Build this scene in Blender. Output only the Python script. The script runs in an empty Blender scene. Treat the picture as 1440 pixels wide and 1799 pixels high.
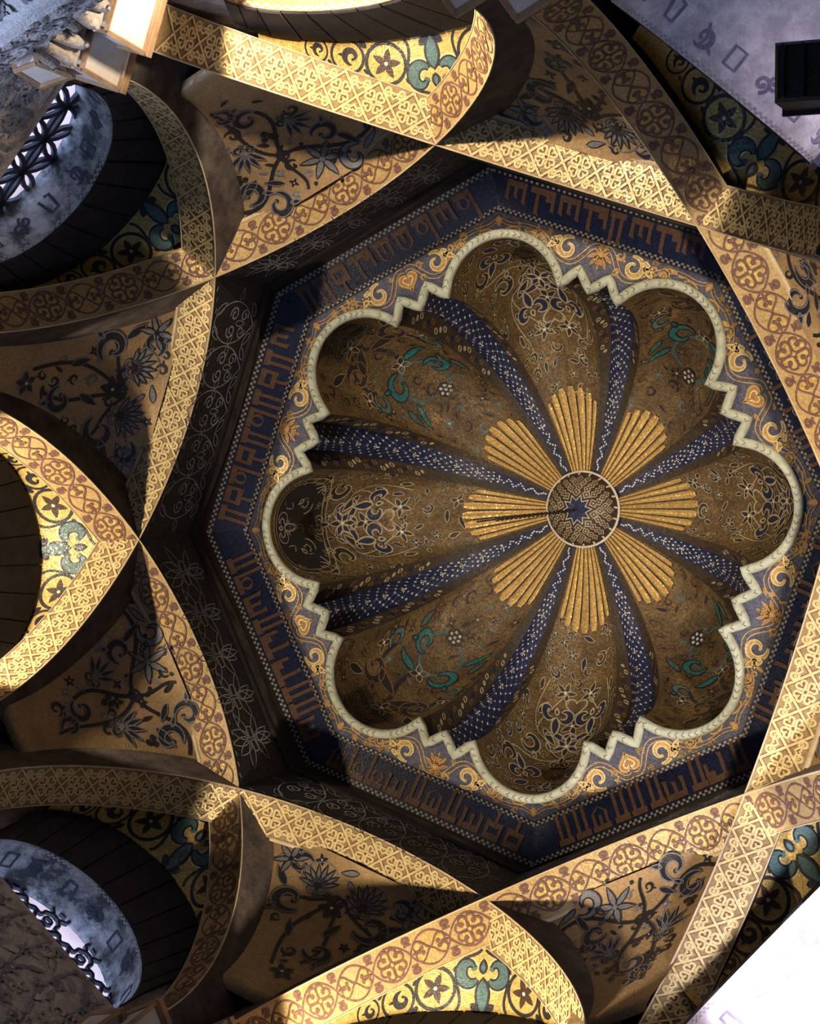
import bpy, math, random
import numpy as np
from mathutils import Matrix

random.seed(7)
sc = bpy.context.scene
C = sc.collection
# ------------------------------------------------------------------ camera
# world: x right, y down the picture, z up; (0,0,0) is the middle of the octagon of ribs
def rot(a, b, c):
    ca, sa, cb, sb, cc, s2 = math.cos(a), math.sin(a), math.cos(b), math.sin(b), math.cos(c), math.sin(c)
    Rz = np.array([[cc, -s2, 0], [s2, cc, 0], [0, 0, 1]])
    Rx = np.array([[1, 0, 0], [0, ca, -sa], [0, sa, ca]])
    Ry = np.array([[cb, 0, sb], [0, 1, 0], [-sb, 0, cb]])
    return Rz @ Ry @ Rx
CAMR = rot(0.018, 0.418, -0.052)
cam = bpy.data.objects.new('camera', bpy.data.cameras.new('camera'))
C.objects.link(cam)
M = Matrix.Identity(4)
for i in range(3):
    M[i][0] = CAMR[0][i]; M[i][1] = -CAMR[1][i]; M[i][2] = -CAMR[2][i]
M[0][3], M[1][3], M[2][3] = 4.088, -0.262, -9.897
cam.matrix_world = M
cam.data.sensor_fit = 'HORIZONTAL'; cam.data.sensor_width = 36.0
cam.data.lens = 3223.18 / 1440 * 36.0
cam.data.clip_end = 200
sc.camera = cam
# ------------------------------------------------------------------ world and exposure
w = bpy.data.worlds.new('sky'); sc.world = w; w.use_nodes = True
bg = w.node_tree.nodes['Background']
bg.inputs[0].default_value = (0.42, 0.60, 1.0, 1); bg.inputs[1].default_value = 4.2
sc.view_settings.view_transform = 'Standard'; sc.view_settings.look = 'None'
sc.view_settings.exposure = 0.0; sc.view_settings.gamma = 1.0
sc.view_settings.use_curve_mapping = False
sc.cycles.diffuse_bounces = 1
LAMPS = {0: 235, 2: 275, 4: 245, 6: 168}          # warm floodlights on the cardinal sills
LAMP_R = 2.79; LAMP_Z = {0: -1.58, 2: -1.56, 4: -1.64, 6: -1.50}

# ------------------------------------------------------------------ materials
MATS = {}
def mosaic(name, c1, c2, scale=95, rough=0.5, metal=0.0, stain=0.35, stain_col=None, bump=0.25, stain_scale=3.0, spec=0.5):
    m = bpy.data.materials.new(name); m.use_nodes = True
    nt = m.node_tree; N = nt.nodes; L = nt.links
    bs = N['Principled BSDF']
    geo = N.new('ShaderNodeNewGeometry')
    vo = N.new('ShaderNodeTexVoronoi'); vo.inputs['Scale'].default_value = scale
    L.new(geo.outputs['Position'], vo.inputs['Vector'])
    sep = N.new('ShaderNodeSeparateColor'); L.new(vo.outputs['Color'], sep.inputs[0])
    mix = N.new('ShaderNodeMix'); mix.data_type = 'RGBA'
    mix.inputs[6].default_value = (*c1, 1); mix.inputs[7].default_value = (*c2, 1)
    L.new(sep.outputs[0], mix.inputs[0])
    no = N.new('ShaderNodeTexNoise'); no.inputs['Scale'].default_value = stain_scale; no.inputs['Detail'].default_value = 6; no.inputs['Roughness'].default_value = 0.65
    L.new(geo.outputs['Position'], no.inputs['Vector'])
    rp = N.new('ShaderNodeMapRange'); rp.inputs[1].default_value = 0.42; rp.inputs[2].default_value = 0.72
    rp.inputs[3].default_value = 0; rp.inputs[4].default_value = stain
    L.new(no.outputs[0], rp.inputs[0])
    mx2 = N.new('ShaderNodeMix'); mx2.data_type = 'RGBA'
    sc_ = stain_col or tuple(x * 0.4 for x in c1)
    mx2.inputs[7].default_value = (*sc_, 1)
    L.new(rp.outputs[0], mx2.inputs[0]); L.new(mix.outputs[2], mx2.inputs[6])
    L.new(mx2.outputs[2], bs.inputs['Base Color'])
    bs.inputs['Metallic'].default_value = metal
    bs.inputs['Specular IOR Level'].default_value = spec
    r2 = N.new('ShaderNodeMapRange'); r2.inputs[3].default_value = max(0.05, rough - 0.18); r2.inputs[4].default_value = min(1, rough + 0.2)
    L.new(sep.outputs[1], r2.inputs[0]); L.new(r2.outputs[0], bs.inputs['Roughness'])
    bp = N.new('ShaderNodeBump'); bp.inputs['Strength'].default_value = bump; bp.inputs['Distance'].default_value = 0.004
    L.new(vo.outputs['Distance'], bp.inputs['Height']); L.new(bp.outputs[0], bs.inputs['Normal'])
    MATS[name] = m
    return m
def plaster(name, c1, c2, scale=6, rough=0.85, bump=0.4, lo=0.38, hi=0.62, fine=0.0):
    m = bpy.data.materials.new(name); m.use_nodes = True
    nt = m.node_tree; N = nt.nodes; L = nt.links; bs = N['Principled BSDF']
    geo = N.new('ShaderNodeNewGeometry')
    no = N.new('ShaderNodeTexNoise'); no.inputs['Scale'].default_value = scale; no.inputs['Detail'].default_value = 9; no.inputs['Roughness'].default_value = 0.7
    L.new(geo.outputs['Position'], no.inputs['Vector'])
    rp = N.new('ShaderNodeMapRange'); rp.inputs[1].default_value = lo; rp.inputs[2].default_value = hi
    L.new(no.outputs[0], rp.inputs[0])
    mix = N.new('ShaderNodeMix'); mix.data_type = 'RGBA'
    mix.inputs[6].default_value = (*c1, 1); mix.inputs[7].default_value = (*c2, 1)
    L.new(rp.outputs[0], mix.inputs[0]); L.new(mix.outputs[2], bs.inputs['Base Color'])
    bs.inputs['Roughness'].default_value = rough
    n2 = N.new('ShaderNodeTexNoise'); n2.inputs['Scale'].default_value = 60; n2.inputs['Detail'].default_value = 5
    L.new(geo.outputs['Position'], n2.inputs['Vector'])
    bp = N.new('ShaderNodeBump'); bp.inputs['Strength'].default_value = bump; bp.inputs['Distance'].default_value = 0.01
    L.new(n2.outputs[0], bp.inputs['Height']); L.new(bp.outputs[0], bs.inputs['Normal'])
    MATS[name] = m
    return m
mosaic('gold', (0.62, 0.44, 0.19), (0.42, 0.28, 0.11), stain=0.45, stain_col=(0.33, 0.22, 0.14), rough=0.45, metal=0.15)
mosaic('tan_ground', (0.40, 0.28, 0.14), (0.28, 0.185, 0.09), stain=0.5, stain_col=(0.22, 0.15, 0.10), rough=0.5, metal=0.1)
mosaic('gold_pale', (0.56, 0.42, 0.21), (0.40, 0.28, 0.13), stain=0.5, stain_col=(0.34, 0.23, 0.15), rough=0.55, metal=0.1)
mosaic('gold_bright', (0.74, 0.53, 0.18), (0.44, 0.28, 0.07), stain=0.2, rough=0.48, metal=0.2, bump=0.4)
mosaic('gold_line', (0.84, 0.68, 0.36), (0.66, 0.50, 0.22), stain=0.2, rough=0.45, metal=0.2)
mosaic('ochre', (0.52, 0.35, 0.165), (0.37, 0.24, 0.115), stain=0.6, stain_col=(0.20, 0.13, 0.085), rough=0.55, metal=0.1, stain_scale=4)
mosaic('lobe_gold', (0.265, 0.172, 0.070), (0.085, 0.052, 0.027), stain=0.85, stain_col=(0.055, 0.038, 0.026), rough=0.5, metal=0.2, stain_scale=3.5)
mosaic('lobe_dark', (0.10, 0.075, 0.045), (0.05, 0.038, 0.026), stain=0.5, rough=0.55)
mosaic('flank', (0.065, 0.044, 0.028), (0.026, 0.019, 0.014), stain=0.5, rough=0.55)
mosaic('plum', (0.22, 0.11, 0.085), (0.13, 0.065, 0.055), stain=0.3, rough=0.6)
mosaic('umber', (0.24, 0.13, 0.055), (0.14, 0.075, 0.035), stain=0.3, rough=0.6)
mosaic('ink', (0.025, 0.024, 0.032), (0.012, 0.012, 0.018), stain=0.2, rough=0.5)
mosaic('ink_brown', (0.07, 0.038, 0.022), (0.035, 0.02, 0.014), stain=0.3, rough=0.5)
mosaic('teal', (0.10, 0.19, 0.19), (0.05, 0.11, 0.12), stain=0.3, rough=0.45)
mosaic('teal_bright', (0.03, 0.26, 0.26), (0.01, 0.12, 0.14), stain=0.3, rough=0.4)
mosaic('blue', (0.014, 0.024, 0.085), (0.006, 0.010, 0.035), stain=0.4, rough=0.5)
mosaic('blue_bright', (0.016, 0.030, 0.115), (0.006, 0.011, 0.045), stain=0.3, rough=0.45)
mosaic('blue_grey', (0.13, 0.13, 0.17), (0.045, 0.055, 0.115), stain=0.5, stain_col=(0.02, 0.025, 0.07), rough=0.55)
mosaic('night', (0.013, 0.013, 0.024), (0.006, 0.0065, 0.012), stain=0.5, rough=0.55)
mosaic('grey_line', (0.24, 0.24, 0.26), (0.15, 0.15, 0.18), stain=0.4, rough=0.5)
mosaic('silver_line', (0.46, 0.46, 0.50), (0.30, 0.30, 0.34), stain=0.5, rough=0.5)
mosaic('cream_line', (0.55, 0.46, 0.30), (0.36, 0.29, 0.18), stain=0.4, rough=0.5)
mosaic('white_bit', (0.86, 0.82, 0.72), (0.62, 0.58, 0.50), stain=0.2, rough=0.4)
mosaic('bead', (0.50, 0.46, 0.42), (0.34, 0.30, 0.29), stain=0.4, rough=0.5)
mosaic('rust', (0.20, 0.105, 0.055), (0.12, 0.06, 0.035), stain=0.5, rough=0.6)
mosaic('scroll_gold', (0.66, 0.43, 0.16), (0.42, 0.25, 0.08), stain=0.3, rough=0.45, metal=0.15)
mosaic('scroll_rust', (0.50, 0.24, 0.08), (0.34, 0.15, 0.05), stain=0.3, rough=0.5)
mosaic('mint', (0.60, 0.65, 0.53), (0.48, 0.52, 0.42), scale=40, stain=0.6, stain_col=(0.30, 0.29, 0.21), rough=0.7, bump=0.5, stain_scale=14)
mosaic('fan_gold', (0.72, 0.49, 0.17), (0.46, 0.27, 0.07), stain=0.35, rough=0.4, metal=0.3, stain_scale=9)
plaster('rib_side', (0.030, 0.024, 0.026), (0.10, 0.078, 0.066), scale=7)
plaster('edge', (0.55, 0.42, 0.27), (0.72, 0.58, 0.38), scale=8)
plaster('cornice_dark', (0.012, 0.010, 0.013), (0.030, 0.023, 0.022), scale=9)
plaster('voussoir', (0.016, 0.014, 0.021), (0.034, 0.030, 0.040), scale=9)
plaster('wall_dark', (0.10, 0.075, 0.065), (0.22, 0.17, 0.14), scale=5)
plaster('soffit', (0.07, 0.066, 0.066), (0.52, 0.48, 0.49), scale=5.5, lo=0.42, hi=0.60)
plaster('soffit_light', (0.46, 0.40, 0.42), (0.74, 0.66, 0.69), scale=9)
plaster('letter_dark', (0.035, 0.035, 0.06), (0.07, 0.065, 0.10), scale=12)
plaster('letter_lilac', (0.16, 0.13, 0.22), (0.26, 0.21, 0.32), scale=14)
plaster('lattice', (0.06, 0.055, 0.07), (0.11, 0.10, 0.12), scale=12)
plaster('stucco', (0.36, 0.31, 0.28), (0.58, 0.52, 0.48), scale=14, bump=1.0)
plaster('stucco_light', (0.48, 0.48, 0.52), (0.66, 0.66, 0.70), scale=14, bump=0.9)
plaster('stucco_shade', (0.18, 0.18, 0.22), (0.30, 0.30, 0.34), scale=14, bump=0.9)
plaster('stone_white', (0.72, 0.66, 0.62), (0.84, 0.79, 0.74), scale=10, bump=0.15)
plaster('stone_brown', (0.38, 0.23, 0.13), (0.52, 0.34, 0.20), scale=10, bump=0.3)
plaster('iron', (0.012, 0.012, 0.014), (0.025, 0.024, 0.026), scale=20, rough=0.5)
plaster('salmon', (0.62, 0.36, 0.28), (0.74, 0.48, 0.38), scale=3)
plaster('floor_stone', (0.20, 0.15, 0.11), (0.30, 0.24, 0.18), scale=2)
gl = bpy.data.materials.new('lens_glass'); gl.use_nodes = True
gb = gl.node_tree.nodes['Principled BSDF']; gb.inputs['Base Color'].default_value = (1, .9, .8, 1)
gb.inputs['Emission Color'].default_value = (1, .8, .55, 1); gb.inputs['Emission Strength'].default_value = 4
MATS['lens_glass'] = gl

# ------------------------------------------------------------------ object helpers
ORG = {}
def empty(name, loc, label=None, cat=None, group=None, kind=None):
    o = bpy.data.objects.new(name, None); C.objects.link(o)
    o.empty_display_size = 0.1
    o.location = loc; ORG[o] = np.array(loc, float)
    tag(o, label, cat, group, kind)
    return o
def tag(o, label=None, cat=None, group=None, kind=None):
    if label: o['label'] = label
    if cat: o['category'] = cat
    if group: o['group'] = group
    if kind: o['kind'] = kind
    return o
def mesh(name, v, f, mats, parent=None, midx=None, smooth=False):
    v = np.asarray(v, float)
    off = ORG.get(parent, np.zeros(3)) if parent else np.zeros(3)
    me = bpy.data.meshes.new(name)
    me.from_pydata((v - off).tolist(), [], [list(map(int, q)) for q in f])
    if isinstance(mats, str): mats = [mats]
    for m in mats: me.materials.append(MATS[m])
    if midx is not None: me.polygons.foreach_set('material_index', np.asarray(midx, np.int32))
    if smooth: me.polygons.foreach_set('use_smooth', np.ones(len(me.polygons), bool))
    o = bpy.data.objects.new(name, me); C.objects.link(o)
    if parent: o.parent = parent; ORG[o] = off
    return o
def grid_faces(n, m, closed_n=False, closed_m=False):
    f = []
    for i in range(n - (0 if closed_n else 1)):
        for j in range(m - (0 if closed_m else 1)):
            a, b = i, (i + 1) % n; c, d = j, (j + 1) % m
            f.append((a * m + c, b * m + c, b * m + d, a * m + d))
    return f
REF = np.array([0, 0, -3.0])
def onto(mapper, uv, off, ref=REF):
    """uv points on a surface, lifted by off towards ref (the inside)"""
    uv = np.asarray(uv, float); e = 1e-4
    P = mapper(uv[:, 0], uv[:, 1])
    A = mapper(uv[:, 0] + e, uv[:, 1]) - mapper(uv[:, 0] - e, uv[:, 1])
    B = mapper(uv[:, 0], uv[:, 1] + e) - mapper(uv[:, 0], uv[:, 1] - e)
    n = np.cross(A, B); n /= np.maximum(np.linalg.norm(n, axis=1, keepdims=True), 1e-12)
    s = np.sign(((ref - P) * n).sum(1, keepdims=True)); s[s == 0] = 1
    return P + n * s * np.reshape(off, (-1, 1))
def patch(name, mapper, us, vs, mat, parent=None, smooth=True, thick=0.0):
    U, V = np.meshgrid(us, vs, indexing='ij')
    uv = np.stack([U.ravel(), V.ravel()], 1)
    n, m = len(us), len(vs)
    v = mapper(uv[:, 0], uv[:, 1]); f = grid_faces(n, m)
    if thick:
        v2 = onto(mapper, uv, -thick)
        k = len(v); v = np.concatenate([v, v2]); f2 = [tuple(x + k for x in q[::-1]) for q in f]
        rim = [i * m for i in range(n)] + [(n - 1) * m + j for j in range(1, m)] + [i * m + m - 1 for i in range(n - 2, -1, -1)] + [j for j in range(m - 2, 0, -1)]
        f = f + f2 + [(rim[i], rim[(i + 1) % len(rim)], rim[(i + 1) % len(rim)] + k, rim[i] + k) for i in range(len(rim))]
    return mesh(name, v, f, mat, parent, smooth=smooth)
def box(name, c, s, mat, parent=None, ax=None, bevel=0.0, taper=1.0):
    """box centre c, size s, axes ax (3x3 rows); taper scales the -z end"""
    c = np.array(c, float); s = np.array(s, float) / 2
    ax = np.eye(3) if ax is None else np.array(ax, float)
    b = min(bevel, *(s * 0.9)) if bevel else 0
    v = []; f = []
    if b:
        for sz in (-1, 1):
            for (inset, zz) in ((b, s[2]), (0, s[2] - b)) if sz > 0 else ((0, s[2] - b), (b, s[2])):
                t = taper if sz < 0 else 1
                v += [np.array([sx * (s[0] * t - inset), sy * (s[1] * t - inset), sz * zz]) for sx, sy in ((-1, -1), (1, -1), (1, 1), (-1, 1))]
        f = [(7, 6, 5, 4), (8, 9, 10, 11)]
        for a, bb in ((4, 0), (0, 12), (12, 8)):
            f += [(a + i, a + (i + 1) % 4, bb + (i + 1) % 4, bb + i) for i in range(4)]
    else:
        for sz in (-1, 1):
            t = taper if sz < 0 else 1
            v += [np.array([sx * s[0] * t, sy * s[1] * t, sz * s[2]]) for sx, sy in ((-1, -1), (1, -1), (1, 1), (-1, 1))]
        f = [(3, 2, 1, 0), (4, 5, 6, 7)] + [(i, (i + 1) % 4, 4 + (i + 1) % 4, 4 + i) for i in range(4)]
    v = np.array(v) @ ax + c
    return mesh(name, v, f, mat, parent)
def tube(name, pts, r, mat, parent=None, closed=False, n=8, smooth=True, ref=(0, 0, 1)):
    P = np.asarray(pts, float); k = len(P)
    if closed: T = np.roll(P, -1, 0) - np.roll(P, 1, 0)
    else: T = np.gradient(P, axis=0)
    T /= np.linalg.norm(T, axis=1, keepdims=True)
    A = np.cross(T, np.array(ref, float)); A /= np.maximum(np.linalg.norm(A, axis=1, keepdims=True), 1e-9)
    B = np.cross(A, T)
    th = np.arange(n) * 2 * np.pi / n
    R = np.broadcast_to(np.asarray(r, float), (k,))
    v = P[:, None] + R[:, None, None] * (np.cos(th)[None, :, None] * A[:, None] + np.sin(th)[None, :, None] * B[:, None])
    f = grid_faces(k, n, closed_n=closed, closed_m=True)
    if not closed: f += [tuple(range(n))[::-1], tuple((k - 1) * n + i for i in range(n))]
    return mesh(name, v.reshape(-1, 3), f, mat, parent, smooth=smooth)

PI = math.pi
# ------------------------------------------------------------------ flat ornament: shapes drawn in metres, then laid on a surface
class Pat:
    def __init__(s): s.v = []; s.f = []; s.m = []; s.l = []; s.n = 0
    def add(s, pts, faces, mat, layer=1):
        pts = np.asarray(pts, float); s.v.append(pts)
        s.f += [tuple(i + s.n for i in q) for q in faces]; s.m += [mat] * len(faces)
        s.l.append(np.full(len(pts), layer, float)); s.n += len(pts); return s
    def ribbon(s, pts, w, mat, layer=1, closed=False):
        P = np.asarray(pts, float)
        T = (np.roll(P, -1, 0) - np.roll(P, 1, 0)) if closed else np.gradient(P, axis=0)
        T /= np.maximum(np.linalg.norm(T, axis=1, keepdims=True), 1e-9)
        Nn = np.stack([-T[:, 1], T[:, 0]], 1); W = np.broadcast_to(np.asarray(w, float) / 2, (len(P),))[:, None]
        v = np.stack([P - Nn * W, P + Nn * W], 1).reshape(-1, 2); k = len(P)
        f = [(2 * i, 2 * ((i + 1) % k), 2 * ((i + 1) % k) + 1, 2 * i + 1) for i in range(k if closed else k - 1)]
        return s.add(v, f, mat, layer)
    def fan(s, pts, mat, layer=1):
        P = np.asarray(pts, float); c = P.mean(0); k = len(P)
        mid = c + (P - c) * 0.5
        v = np.concatenate([P, mid, c[None]])
        f = [(i, (i + 1) % k, k + (i + 1) % k, k + i) for i in range(k)] + [(k + i, k + (i + 1) % k, 2 * k) for i in range(k)]
        return s.add(v, f, mat, layer)
    def put(s, o, x=0, y=0, a=0, k=1.0, flip=False, lift=0):
        c, d = math.cos(a), math.sin(a)
        for v, l in zip(o.v, o.l):
            q = v * k
            if flip: q = q * [-1, 1]
            q = q @ np.array([[c, d], [-d, c]]) + [x, y]
            s.v.append(q); s.l.append(l + lift)
        s.f += [tuple(i + s.n for i in q) for q in o.f]; s.m += o.m; s.n += o.n
        return s
def lay(name, pat, mapper, parent, step=0.0016, base=0.002, kind=None, label=None):
    if not pat.n: return None
    uv = np.concatenate(pat.v); l = np.concatenate(pat.l)
    v = onto(mapper, uv, base + l * step)
    names = sorted(set(pat.m)); ix = {m: i for i, m in enumerate(names)}
    o = mesh(name, v, pat.f, names, parent, [ix[m] for m in pat.m])
    tag(o, label=label, kind=kind)
    return o
def lin(a, b, n): return np.linspace(a, b, n)
def circ(r, n=20, x=0, y=0):
    t = lin(0, 2 * math.pi, n + 1)[:-1]; return np.stack([x + r * np.cos(t), y + r * np.sin(t)], 1)
def bez(p0, p1, p2, p3, n=14):
    t = lin(0, 1, n)[:, None]; p0, p1, p2, p3 = map(np.array, (p0, p1, p2, p3))
    return (1 - t) ** 3 * p0 + 3 * (1 - t) ** 2 * t * p1 + 3 * (1 - t) * t ** 2 * p2 + t ** 3 * p3
def leafpts(L=1.0, W=0.4, n=7, bend=0.0):
    t = lin(0, 1, n); h = W / 2 * np.sin(math.pi * t ** 0.8) ** 0.9
    b = bend * np.sin(math.pi * t * 0.5) ** 2
    up = np.stack([b + h, t * L], 1); dn = np.stack([b - h, t * L], 1)
    return np.concatenate([up, dn[::-1][1:-1]])
def leaf(L=1.0, W=0.4, mat='ink', line=None, lw=0.04, bend=0.0, rib=None):
    p = Pat(); q = leafpts(L, W, 9, bend); p.fan(q, mat, 1)
    if line: p.ribbon(q, lw, line, 2, closed=True)
    if rib: p.ribbon([(bend * .1, .12 * L), (bend * .4, .5 * L), (bend * .8, .85 * L)], lw, rib, 2)
    return p
def flower(n=6, R=1.0, W=0.42, mat='ink', line=None, dot='white_bit', lw=0.05):
    p = Pat()
    for i in range(n): p.put(leaf(R, W * R, mat, line, lw * R), 0, 0, 2 * math.pi * i / n)
    p.fan(circ(0.13 * R, 8), dot, 3); return p
def comma(mat='ink', line=None, lw=0.05, turns=0.95, fat=0.24):
    """half palmette: a stroke that swells and curls into a bulb, about unit size, tail at 0,0"""
    p = Pat(); t = lin(0, 1, 26)
    a = -math.pi * 0.62 + t * math.pi * 2 * turns
    r = 0.50 * (1 - 0.66 * t)
    c = np.stack([0.16 + r * np.cos(a), 0.46 + r * np.sin(a)], 1)
    wd = 0.04 + fat * np.sin(math.pi * np.clip(t, 0, 1) ** 0.75)
    p.ribbon(c, wd, mat, 1)
    p.fan(circ(0.085, 9, *c[-1]), mat, 1)
    p.put(leaf(.42, .17, mat, line, lw), c[7][0] + .02, c[7][1] - .02, -1.9)
    if line:
        T = np.gradient(c, axis=0); T /= np.linalg.norm(T, axis=1, keepdims=True); Nn = np.stack([-T[:, 1], T[:, 0]], 1)
        p.ribbon(c + Nn * wd[:, None] / 2, lw, line, 2); p.ribbon(c - Nn * wd[:, None] / 2, lw, line, 2)
    return p
def curl(w=0.1, mat='plum', turns=1.15, r0=0.5, r1=0.12, bud=True):
    p = Pat(); t = lin(0, 1, 18); a = -math.pi / 2 + t * 2 * math.pi * turns; r = r0 + (r1 - r0) * t
    c = np.stack([r * np.cos(a), r0 + r * np.sin(a)], 1); p.ribbon(c, w, mat)
    if bud: p.fan(circ(0.17, 8, *c[-1]), mat, 1)
    return p
def heart(w=0.1, mat='plum', fill=None, n=26):
    p = Pat(); t = lin(0, 2 * math.pi, n + 1)[:-1]
    x = 0.5 * np.sin(t) ** 3 * 1.05; y = (13 * np.cos(t) - 5 * np.cos(2 * t) - 2 * np.cos(3 * t) - np.cos(4 * t)) / 32
    q = np.stack([x, y + 0.53], 1)      # tip at 0,0
    if fill: p.fan(q, fill, 0)
    p.ribbon(q, w, mat, 1, closed=True); return p
def palmette(n=9, mat='grey_line', line='ink', spread=2.6):
    p = Pat()
    for i in range(n):
        a = -spread / 2 + spread * i / (n - 1); L = 0.75 + 0.25 * math.cos(a)
        p.put(leaf(L, 0.20, mat, line, 0.045), 0, 0, a)
    p.put(comma(mat, line), 0.0, -.05, -1.7, .45); p.put(comma(mat, line), 0, -.05, 1.7, .45, flip=True)
    p.fan(circ(.13, 8), line, 3); return p
def fleur(mat='teal', line='ink', halo=None, lw=0.05):
    """fleur-de-lis, unit height, base at 0,0, pointing +y"""
    p = Pat()
    for sg in (-1, 1):
        t = lin(0, 1, 26); a = PI * .5 - sg * (t * 4.9 - .9)
        r = .235 * (1 - .42 * t ** 2)
        c = np.stack([sg * .25 + r * .74 * np.cos(a), .30 + r * .82 * np.sin(a)], 1)
        wd = .05 + .16 * np.sin(PI * t ** .8)
        if halo: p.ribbon(c, wd + .10, halo, 0)
        p.ribbon(c, wd, mat, 2); p.fan(circ(.06, 9, *c[-1]), mat, 2)
        T = np.gradient(c, axis=0); T /= np.linalg.norm(T, axis=1, keepdims=True); Nn = np.stack([-T[:, 1], T[:, 0]], 1)
        p.ribbon(c + Nn * wd[:, None] / 2, lw * .8, line, 3); p.ribbon(c - Nn * wd[:, None] / 2, lw * .8, line, 3)
    p.put(leaf(.62, .25, mat, line, lw), 0, .40, 0, lift=2)
    p.put(leaf(.22, .12, mat, line, lw), 0, .32, PI, lift=2)
    return p
def trefoil(mat='plum', r=.2):
    p = Pat()
    for a in (0, 2.1, -2.1): p.fan(circ(r, 10, .24 * math.sin(a), .24 * math.cos(a)), mat, 2)
    return p

# ------------------------------------------------------------------ the plan
PI = math.pi
RV, RW, RDEP = 2.2, 0.25, 0.62          # octagon of crossings, rib width, rib depth
VOFF = [(-.011, -.01), (-.041, -.014), (-.016, -.006), (.04, .008), (.005, .002), (-.02, .009), (.007, 0), (.033, -.035)]
RIBA = [(1.861, 1.858, 1.799), (1.866, 1.923, 1.761), (1.882, 2.07, 1.697), (1.868, 1.779, 1.776), (1.982, 1.721, 1.786), (1.833, 1.875, 1.789), (1.896, 1.84, 1.702), (1.732, 1.745, 1.756)]
POS = ['top', 'upper right', 'right', 'lower right', 'bottom', 'lower left', 'left', 'upper left']
SIDE = ['north', 'northeast', 'east', 'southeast', 'south', 'southwest', 'west', 'northwest']
EDGE = ['top edge, right half', 'right-hand upper edge', 'right-hand lower edge', 'bottom edge, right half', 'bottom edge, left half', 'left-hand lower edge', 'left-hand upper edge', 'top edge, left half']
def vang(k): return math.radians(45 * k - 90)
def nvec(k): a = vang(k); return np.array([math.cos(a), math.sin(a), 0])
def tvec(k): a = vang(k); return np.array([-math.sin(a), math.cos(a), 0])
VTX = [nvec(k) * RV + np.array([*VOFF[k], 0]) for k in range(8)]
ZUP = np.array([0, 0, 1.0])
def W3(k, R, s, z):
    """point at radius R, sideways s, height z in the frame of direction k (k may be fractional)"""
    R, s, z = np.broadcast_arrays(np.asarray(R, float), np.asarray(s, float), np.asarray(z, float))
    return R[..., None] * nvec(k) + s[..., None] * tvec(k) + z[..., None] * ZUP

# ------------------------------------------------------------------ setting: shell, floor, walls
SH = 3.65; ZF = -11.6; ZT = 3.2
INTR = {0: (.56, -1.38, -.02), 1: (.62, -1.42, 0), 3: (.62, -1.42, 0), 4: (.60, -1.42, 0), 5: (.62, -1.52, -.06), 6: (.60, -1.42, -.02), 7: (.63, -1.33, .09)}
EXTR = {0: (.78, -.80, 0), 1: (.76, -.86, 0), 3: (.76, -.86, 0), 4: (.76, -.86, 0), 5: (.66, -.90, -.03), 6: (.70, -.84, -.03), 7: (.76, -.86, .10)}
SILL = {0: -2.32, 1: -1.56, 3: -1.56, 4: -2.36, 5: -1.56, 6: -2.08, 7: -1.52}
WF = 2.87
def arch_panel(name, k, R, half, z0, z1, rho, zc, sh, sill, mat, open_bottom=False):
    """flat wall with an arched hole"""
    ph = lin(-PI / 2, PI / 2, 25)
    inner = [(sh - rho, sill)] + [(sh + rho * math.sin(p), zc + rho * math.cos(p)) for p in ph] + [(sh + rho, sill)]
    outer = []
    for i, (x, z) in enumerate(inner):
        if i == 0: outer.append((-half, sill)); continue
        if i == len(inner) - 1: outer.append((half, sill)); continue
        dx, dz = x - sh, max(z - zc, 0.0)
        tx = ((half if dx > 0 else -half) - sh) / dx if abs(dx) > 1e-6 else 1e9
        tz = (z1 - zc) / dz if dz > 1e-6 else 1e9
        t = min(tx, tz); outer.append((sh + dx * t, zc + dz * t))
    pts = inner + outer; n = len(inner)
    f = [(i, i + 1, n + i + 1, n + i) for i in range(n - 1)]
    # corners
    for i in range(n - 1):
        a, b = outer[i], outer[i + 1]
        if abs(a[1] - z1) > 1e-6 and abs(b[1] - z1) < 1e-6: pts.append((-half, z1)); f.append((n + i, n + i + 1, len(pts) - 1))
        if abs(a[1] - z1) < 1e-6 and abs(b[1] - z1) > 1e-6: pts.append((half, z1)); f.append((n + i, n + i + 1, len(pts) - 1))
    if not open_bottom:
        q = len(pts); pts += [(-half, sill), (half, sill), (half, z0), (-half, z0)]; f.append((q, q + 1, q + 2, q + 3))
    P = np.array(pts); v = W3(k, R, P[:, 0], P[:, 1])
    return mesh(name, v, f, mat)
th = SH * math.tan(PI / 8)
for k in range(8):
    nm = 'wall_outer_' + SIDE[k]
    if k in (1, 3, 5, 7):
        rho, zc, shf = INTR[k]
        o = arch_panel(nm, k, SH, th + .02, ZF, ZT, rho + .62, zc, shf, -1.62, 'wall_dark')
    else:
        zb = {2: -2.6, 4: -6.6}.get(k, ZF)  # bottom side stops short: an opening added below for cool daylight fill
        o = mesh(nm, W3(k, SH, [-th - .02, th + .02, th + .02, -th - .02], [zb, zb, ZT, ZT]), [(0, 1, 2, 3)], 'wall_dark')
    tag(o, 'plain dark outer wall of the chamber, %s side' % POS[k], kind='structure')
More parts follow.
